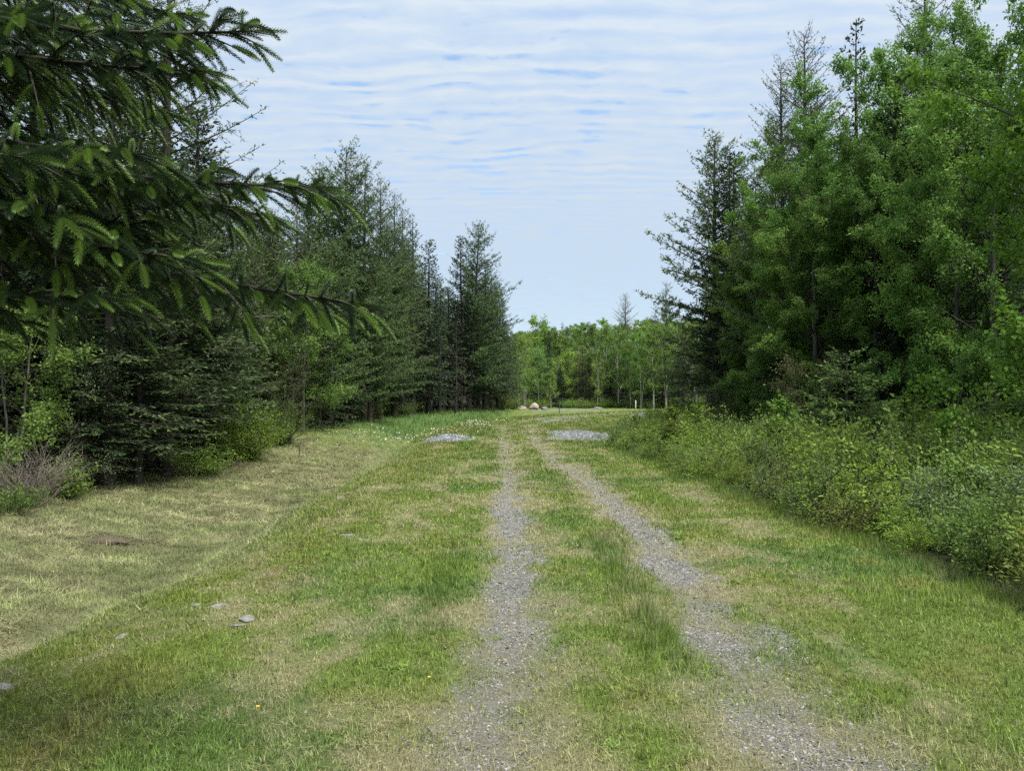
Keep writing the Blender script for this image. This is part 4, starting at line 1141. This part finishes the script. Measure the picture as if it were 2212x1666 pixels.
tree('spruce', 1, 1216, 160, 696, 'spruce_tree', 'tiny dark conifer top breaking the ridge line', 'spruce tree', GF)

# ---------------------------------------------------------------- shrubs on the right
SH = {'shrub_green': 'leafy green shrub in the thicket right of the track', 'shrub_lime': 'yellow-green shrub in the thicket right of the track', 'shrub_grey': 'grey-green fine-leaved shrub in the thicket right of the track', 'shrub_olive': 'olive shrub in the thicket right of the track', 'shrub_tall': 'upright sapling-like shrub in the thicket right of the track'}
SG = {'shrub_green': 'green shrubs in the right thicket', 'shrub_lime': 'yellow-green shrubs in the right thicket', 'shrub_grey': 'grey-green shrubs in the right thicket', 'shrub_olive': 'olive shrubs in the right thicket', 'shrub_tall': 'upright shrubs in the right thicket'}
pts = []
for i in range(6000):
    y = 4.5 + 40 * prng.random() ** 1.3
    x = float(shrub_edge(y)) + .42 + prng.random() ** 1.2 * 6.8
    if x > .70 * y + 2.2: continue
    md = .50 + .011 * y
    if any((x - a) ** 2 + (y - b) ** 2 < md * md for a, b in pts): continue
    pts.append((x, y))
    if len(pts) >= 300: break
for x, y in pts:
    dist = x - float(shrub_edge(y))
    nn = float(vnoise(x * .45, y * .45, 900)); 
    k = str(prng.choice(['shrub_green', 'shrub_lime', 'shrub_grey', 'shrub_olive', 'shrub_tall'], p=[.42, .22, .13, .15, .08] if nn < .5 else [.34, .34, .05, .19, .08]))
    hh = {'shrub_tall': prng.uniform(1.4, 2.2)}.get(k, prng.uniform(.7, 1.5)) * np.interp(dist, [.4, 1.2, 3], [.6, .9, 1.0])
    if dist < .9 and k == 'shrub_tall': k, hh = 'shrub_green', .5
    pl = '%s at the lawn edge of the %s right thicket' if dist < 1.3 else '%s inside the %s right thicket' if dist < 3.6 else '%s at the back of the %s right thicket under the maples'
    lb = pl % (SH[k].split(' in the')[0], zone(y, 12, 23))
    plant(k, int(prng.integers(0, 2)), x, y, hh, 'shrub', lb, 'shrub', lb.replace('shrub', 'shrubs', 1), wide=prng.uniform(.9, 1.35))
plant('shrub_grey', 0, at(2060, 9.8), 9.8, 1.0, 'shrub', 'silvery grey-green shrub at the lawn edge, palest of the right thicket', 'shrub', None, rot=.4, wide=1.2)
plant('shrub_tall', 1, at(1505, 26.5), 26.5, 1.9, 'shrub', 'upright yellow-green sapling standing highest at the thicket end by the gravel spread', 'shrub', None, rot=.4)
plant('shrub_tall', 0, at(1985, 17.5), 17.5, 1.9, 'shrub', 'leafy sapling at the foot of the forked grey trunk', 'shrub', None, rot=1.4, wide=1.3)
plant('shrub_tall', 0, at(1940, 18.2), 18.2, 1.6, 'shrub', 'leafy sapling left of the one under the forked grey trunk', 'shrub', None, rot=3.4, wide=1.3)


extra = [('spruce', 0, 610, 47, 520, 1.2, 'dark spruce filling in behind the half hidden larch'), ('spruce', 0, 668, 50, 500, 1.2, 'dark spruce filling in behind the slender larch'), ('spruce', 0, 720, 52, 480, 1.2, 'dark spruce just behind the tallest larch, left side'), ('spruce', 0, 775, 54, 490, 1.2, 'dark spruce just behind the tallest larch, right side'),
         ('spruce', 0, 830, 57, 520, 1.2, 'dark spruce behind the last narrow larches'), ('spruce', 0, 876, 62, 540, 1.2, 'dark spruce behind the club-topped spruce'), ('spruce', 0, 968, 70, 620, 1.2, 'dark spruce closing the notch in the left wood skyline'), ('spruce', 0, 1020, 73, 570, 1.15, 'dark spruce behind the leaning larch'),
         ('spruce', 0, 1062, 80, 650, 1.15, 'dark spruce behind the ragged larch over the bend'), ('spruce', 0, 560, 44, 540, 1.2, 'dark spruce at the left end of the larch group')]
for k, v, px, d, top, w, lb in extra:
    tree(k, v, px, d, top, 'spruce_tree', lb, 'spruce tree', GL, wide=w)
tree('spruce', 0, 1580, 40.2, 330, 'spruce_tree', 'dense dark spruce joined to the leading larch of the right wood', 'spruce tree', GR, wide=.9)

for px, d, top, k, lb in [(1140, 128, 722, 'hill', 'round-crowned tree rising behind the leaning birch'), (1205, 132, 712, 'hill', 'round-crowned tree above the dark spruces left of the rusty conifer'), (1275, 134, 706, 'hill', 'round-crowned tree above the rusty conifer'), (1325, 136, 700, 'hill', 'round-crowned tree behind the full-crowned birch'), (1378, 134, 700, 'hill', 'round-crowned tree behind the slender birches'),
                        (1425, 130, 698, 'hill', 'round-crowned tree left of the dark larch spire'), (1470, 128, 694, 'hill', 'round-crowned tree above the lone young spruce'), (1515, 126, 690, 'hill', 'round-crowned tree at the right end of the far wood')]:
    tree(k, int(px), px, d, top, 'broadleaf_tree', lb, 'broadleaf tree', GF, wide=1.3)
for px, d, top, lb in [(1245, 106, 790, 'young fir under the rusty conifer'), (1318, 104, 800, 'young fir between the far birch trunks, left of the stake'), (1345, 106, 770, 'young fir between the far birch trunks, above the stake'), (1398, 101, 790, 'young fir right of the white marker stake'), (1430, 100, 780, 'young fir left of the lone young spruce'), (1208, 103, 800, 'young fir between the short pale birch and the rounded birch')]:
    tree('spruce', 2, px, d, top, 'fir_tree', lb, 'fir tree', GF, wide=1.1)

tree('spruce', 0, 285, 27.5, 30, 'spruce_tree', 'tall full dark spruce behind the big dark fir', 'spruce tree', GL, rot=.8, wide=1.3)
tree('spruce', 0, 70, 23.5, -40, 'spruce_tree', 'tall full dark spruce behind the leafy tree at the left margin', 'spruce tree', GL, rot=2.8, wide=1.3)
tree('spruce', 0, 420, 31, 230, 'spruce_tree', 'tall full dark spruce right of the dark upswept larch', 'spruce tree', GL, rot=4.8, wide=1.2)
tree('fir', 1, 300, 22.6, 640, 'fir_tree', 'low spreading fir before the slim pale trunk at the hay edge', 'fir tree', GL, rot=1.2, wide=1.7)
tree('fir', 1, 185, 21.0, 700, 'fir_tree', 'low bushy fir in front of the thick trunk near the left margin', 'fir tree', GL, rot=3.9, wide=1.6)
for px, d, h, lb in [(420, 25.5, 1.2, 'dark leafy shrub right of the slim pale trunk')]:
    plant('under', 0, at(px, d), d, h, 'undergrowth_shrub', lb, 'shrub', None, wide=1.2)

# ---------------------------------------------------------------- stones, gravel heaps, stakes, weeds
def rock_mesh(seed, sx, sy, sz, mat):
    r = np.random.default_rng(seed)
    import bmesh
    bm = bmesh.new(); bmesh.ops.create_icosphere(bm, subdivisions=3, radius=1.0)
    V = np.array([v.co[:] for v in bm.verts]); F = np.array([[v.index for v in f.verts] for f in bm.faces]); bm.free()
    for k in range(9):   # cut facets
        d = unit(r.normal(0, 1, 3)); c = r.uniform(.55, .9); q = V @ d
        V = V - np.where(q > c, q - c, 0)[:, None] * d
    V = V * (1 + .06 * (vnoise(V[:, 0] * 4 + V[:, 2] * 3, V[:, 1] * 4, seed) - .5))[:, None]
    V = V * np.array([sx, sy, sz])
    return make_mesh('rock', V, F, mat)


def rock(px, py, wpx, mat, label, seed, flat=.4, deep=.7, bury=.55):
    x, y, z = ground_at(px, py)
    w = wpx / FPX * y / 2
    me = rock_mesh(seed, w, w * deep, w * flat, M[mat])
    o = link('rock', me, None, (x, y, z + w * flat * (1 - 2 * bury)))
    o.rotation_euler = (0, 0, seed * 1.3)
    return tag(o, label, 'rock')


rock(622, 1136, 30, 'rock_dark', 'dark grey rock on the slope of the hay hollow', 1, .45)
rock(424, 1306, 32, 'rock_grey', 'small pale rock at the bank crest, left of the longer one', 2, .35)
rock(470, 1311, 52, 'rock_grey', 'long pale flat rock at the bank crest', 3, .28, .5)
rock(533, 1338, 62, 'rock_grey', 'flat grey rock sunk in turf right of the long pale one', 4, .16, .6, .3)
rock(515, 1352, 40, 'rock_grey', 'thin white-edged rock sunk just below the flat grey one', 5, .14, .5, .3)
rock(268, 1374, 42, 'rock_grey', 'half buried tan rock on the bank crest over the hollow', 6, .3, .6)
rock(14, 1482, 70, 'rock_grey', 'pale flat rock cut by the left margin', 7, .2, .5)
rock(737, 1076, 24, 'rock_grey', 'small pale stone on the upper bank slope', 8, .3)
rock(700, 1096, 16, 'rock_grey', 'tiny pale stone below the upper bank slope stone', 9, .3)
rock(752, 1158, 40, 'rock_grey', 'patch of flat stone in the turf beyond the dark rock', 10, .1, .7, .2)
rock(1804, 1392, 12, 'rock_grey', 'little white pebble on the lawn right of the ruts', 12, .6)
rock(1325, 1128, 20, 'soil', 'small brown clod at the left edge of the right rut', 13, .5)
# boulders at the end of the clearing
for px, d, w, h, lb, sd in [(1153, 93, .62, .62, 'large pinkish boulder at the end of the clearing', 21), (1128, 94, .5, .38, 'low tan boulder left of the large pinkish one', 22), (1176, 93, .42, .26, 'small pale boulder right of the large pinkish one', 23), (1291, 96, .6, .3, 'grey boulder under the far birches, apart from the others', 24)]:
    x = at(px, d); o = link('boulder', rock_mesh(sd, w, w * .8, h, M['rock_pink' if sd < 23 else 'rock_grey']), None, (x, d, float(zg(x, d)) + h * .35)); tag(o, lb, 'boulder')


def heap(px, py, rx, ry, hh, n, label, seed, size):
    x0, y0, z0 = ground_at(px, py)
    root = empty('gravel_pile', (x0, y0, z0)); tag(root, label, 'gravel pile')
    zf0 = lambda x, y: zg(x, y) - .02 + hh * np.maximum(0, 1 - ((x - x0) / rx) ** 2 - ((y - y0) / ry) ** 2) ** .8 * (.85 + .3 * fbm(x * 2, y * 2, seed, 2))
    a = np.linspace(0, 2 * np.pi, 40, endpoint=False); rr = np.linspace(0, 1, 14)
    gxx = x0 + rx * rr[:, None] * np.cos(a)[None]; gyy = y0 + ry * rr[:, None] * np.sin(a)[None]
    V = np.stack([gxx, gyy, zf0(gxx, gyy) - np.where(rr[:, None] > .98, .06, 0)], -1).reshape(-1, 3) - np.array([x0, y0, z0])
    i = np.arange(13)[:, None] * 40; j = np.arange(40)[None]; j2 = (j + 1) % 40
    F = np.stack([i + j, i + 40 + j, i + 40 + j2, i + j2], -1).reshape(-1, 4)
    link('mound', make_mesh('mound', V, F, M['gravel_base'], None, True), root)
    t = rng.uniform(0, 6.3, n); r_ = np.sqrt(rng.random(n)) * (.85 + .55 * vnoise(np.cos(t) * 2.5 + 9, np.sin(t) * 2.5 + 9, seed)) + np.abs(rng.normal(0, .07, n))
    x = x0 + rx * r_ * np.cos(t); y = y0 + ry * r_ * np.sin(t)
    c = np.array([.135, .142, .155]) * np.exp(rng.normal(-.05, .42, n))[:, None]
    me = chips('stones', x, y, 1.25 * size * np.exp(rng.normal(0, .3, n)), M['chip'], c, .7, .01, zf0)
    o = link('stones', me, root); o.location = (-x0, -y0, -z0); tag(o, kind='stuff')


heap(965, 950, 1.0, 1.5, .17, 3400, 'small heap of pale grey gravel at the left edge of the track', 3, .042)
heap(1262, 938, 1.6, 2.8, .045, 6000, 'low spread of pale grey gravel against the shrubs right of the track', 4, .045)
heap(1385, 902, .9, 1.2, .3, 1200, 'small far gravel heap peeping over the shrubs', 5, .06)


def stake(px, depth, h, w, mat, label):
    x = at(px, depth); z = float(zg(x, depth))
    g = Geo(); g.tube(np.array([[0, 0, -.2], [0, 0, h * .5], [.01, 0, h - w], [.01, 0, h]]), np.array([w, w, w, w * .3]), 6)
    o = link('marker_stake', g.mesh('marker_stake', M[mat]), None, (x, depth, z)); tag(o, label, 'stake')


stake(1208, 70, 1.1, .035, 'dark_metal', 'thin dark stake standing on the far gravel')
stake(1373, 95, 1.0, .06, 'white_paint', 'white marker stake before the far birches')
stake(647, 30, .45, .02, 'dark_metal', 'short dark stake in the hay near the rounded bushes')

# pale daisy-like flecks on the left bank
x = np.concatenate([rng.normal(-6.3, 1.1, 300), rng.normal(-4.6, .9, 280), rng.normal(-2.2, .8, 300)]); y = np.concatenate([rng.normal(35.5, 2.2, 300), rng.normal(38.5, 2.0, 280), rng.normal(48, 4.5, 300)])
n = len(x); r0 = rng.uniform(.013, .028, n) * np.clip(y / 36, 1, 2)
P = np.stack([x, y, zg(x, y) + rng.uniform(.06, .22, n)], 1)
an = np.arange(6) * np.pi / 3
tl = rng.normal(0, .5, (n, 2))
ring = np.stack([np.cos(an), np.sin(an)], 1)
V = np.concatenate([P[:, None], P[:, None] + np.concatenate([ring[None] * r0[:, None, None], (ring[None, :, 0:1] * tl[:, None, 0:1] + ring[None, :, 1:2] * tl[:, None, 1:2]) * r0[:, None, None] + .004], -1)], 1)
F = np.concatenate([np.arange(n)[:, None, None] * 7 + np.array([[0, k + 1, (k + 1) % 6 + 1] for k in range(6)])[None]]).reshape(-1, 3)
tag(link('wildflowers', make_mesh('wildflowers', V.reshape(-1, 3), F, M['white_petal'])), 'white wildflowers flecking the bank left of the gravel heap', 'wildflowers', kind='stuff')

# turned clod of soil in the hay
x, y, z = ground_at(235, 1172)
o = link('soil_clod', rock_mesh(31, .42, .24, .10, M['soil']), None, (x, y, z + .01)); o.rotation_euler = (0, 0, -.1); tag(o, 'dark clod of turned soil in the hay hollow', 'soil clod')


# weeds
def weed(px, py, size, label, mat, seed, nl=26, ratio=.32):
    r = np.random.default_rng(seed); size *= .55; nl *= 2
    x, y, z = ground_at(px, py); C = Geo()
    az = r.uniform(0, 6.3, nl); el = r.uniform(.1, .9, nl)
    D = np.column_stack([np.cos(az) * np.cos(el), np.sin(az) * np.cos(el), np.sin(el)])
    P = r.normal(0, size * .6, (nl, 3)); P[:, 2] = .0
    C.leaves(P, D, np.array([0, 0, 1.]) + r.normal(0, .3, (nl, 3)), size * r.uniform(.4, .9, nl), size * ratio * r.uniform(.4, .8, nl), r.random(nl), .2)
    e = empty('weed', (x, y, z)); tag(e, label, 'weed')
    link('leaves', C.mesh('leaves', M[mat]), e)


weed(1340, 1488, .12, 'dark green leafy weed between the ruts near the bottom', 'shrub_green', 1)
weed(1315, 1612, .09, 'leafy weed at the bottom between the ruts', 'shrub_green', 2)
weed(852, 1445, .14, 'low leafy weed left of the left rut', 'shrub_green', 3)
weed(1468, 1162, .22, 'dark weed at the right edge of the right rut', 'shrub_green', 4, 40)
weed(1212, 1388, .10, 'small weed at the right edge of the left rut', 'shrub_green', 5)
weed(1072, 1378, .11, 'little yellowish tuft growing in the left rut', 'shrub_lime', 6, 30, .12)
weed(1590, 1262, .16, 'leafy weed right of the right rut', 'shrub_green', 7, 30)
weed(180, 1290, .13, 'green weed tuft in the hay hollow', 'shrub_green', 8)
weed(640, 1232, .16, 'green tuft on the bank crest by reddish turf', 'shrub_green', 9, 40, .15)

for i, (px, py, lb) in enumerate([(562, 2135, None), (560, 1546, 'yellow flower in the grass at the lower left'), (928, 1480, 'tiny yellow flower left of the left rut')]):
    if lb is None: continue
    x, y, z = ground_at(px, py)
    g = Geo(); an = np.arange(9) * 2 * np.pi / 9
    V = np.vstack([[0, 0, .05], np.column_stack([np.cos(an) * .010, np.sin(an) * .010, np.full(9, .054)])])
    g.add(V, [[0, k + 1, (k + 1) % 9 + 1] for k in range(9)])
    e = empty('dandelion', (x, y, z)); tag(e, lb, 'flower')
    link('flower_head', g.mesh('flower_head', M['yellow_petal']), e)
    s = Geo(); s.tube(np.array([[0, 0, -.01], [.002, 0, .03], [0, 0, .05]]), np.array([.0015, .0013, .0012]), 4)
    link('stem', s.mesh('stem', M['shrub_green']), e)
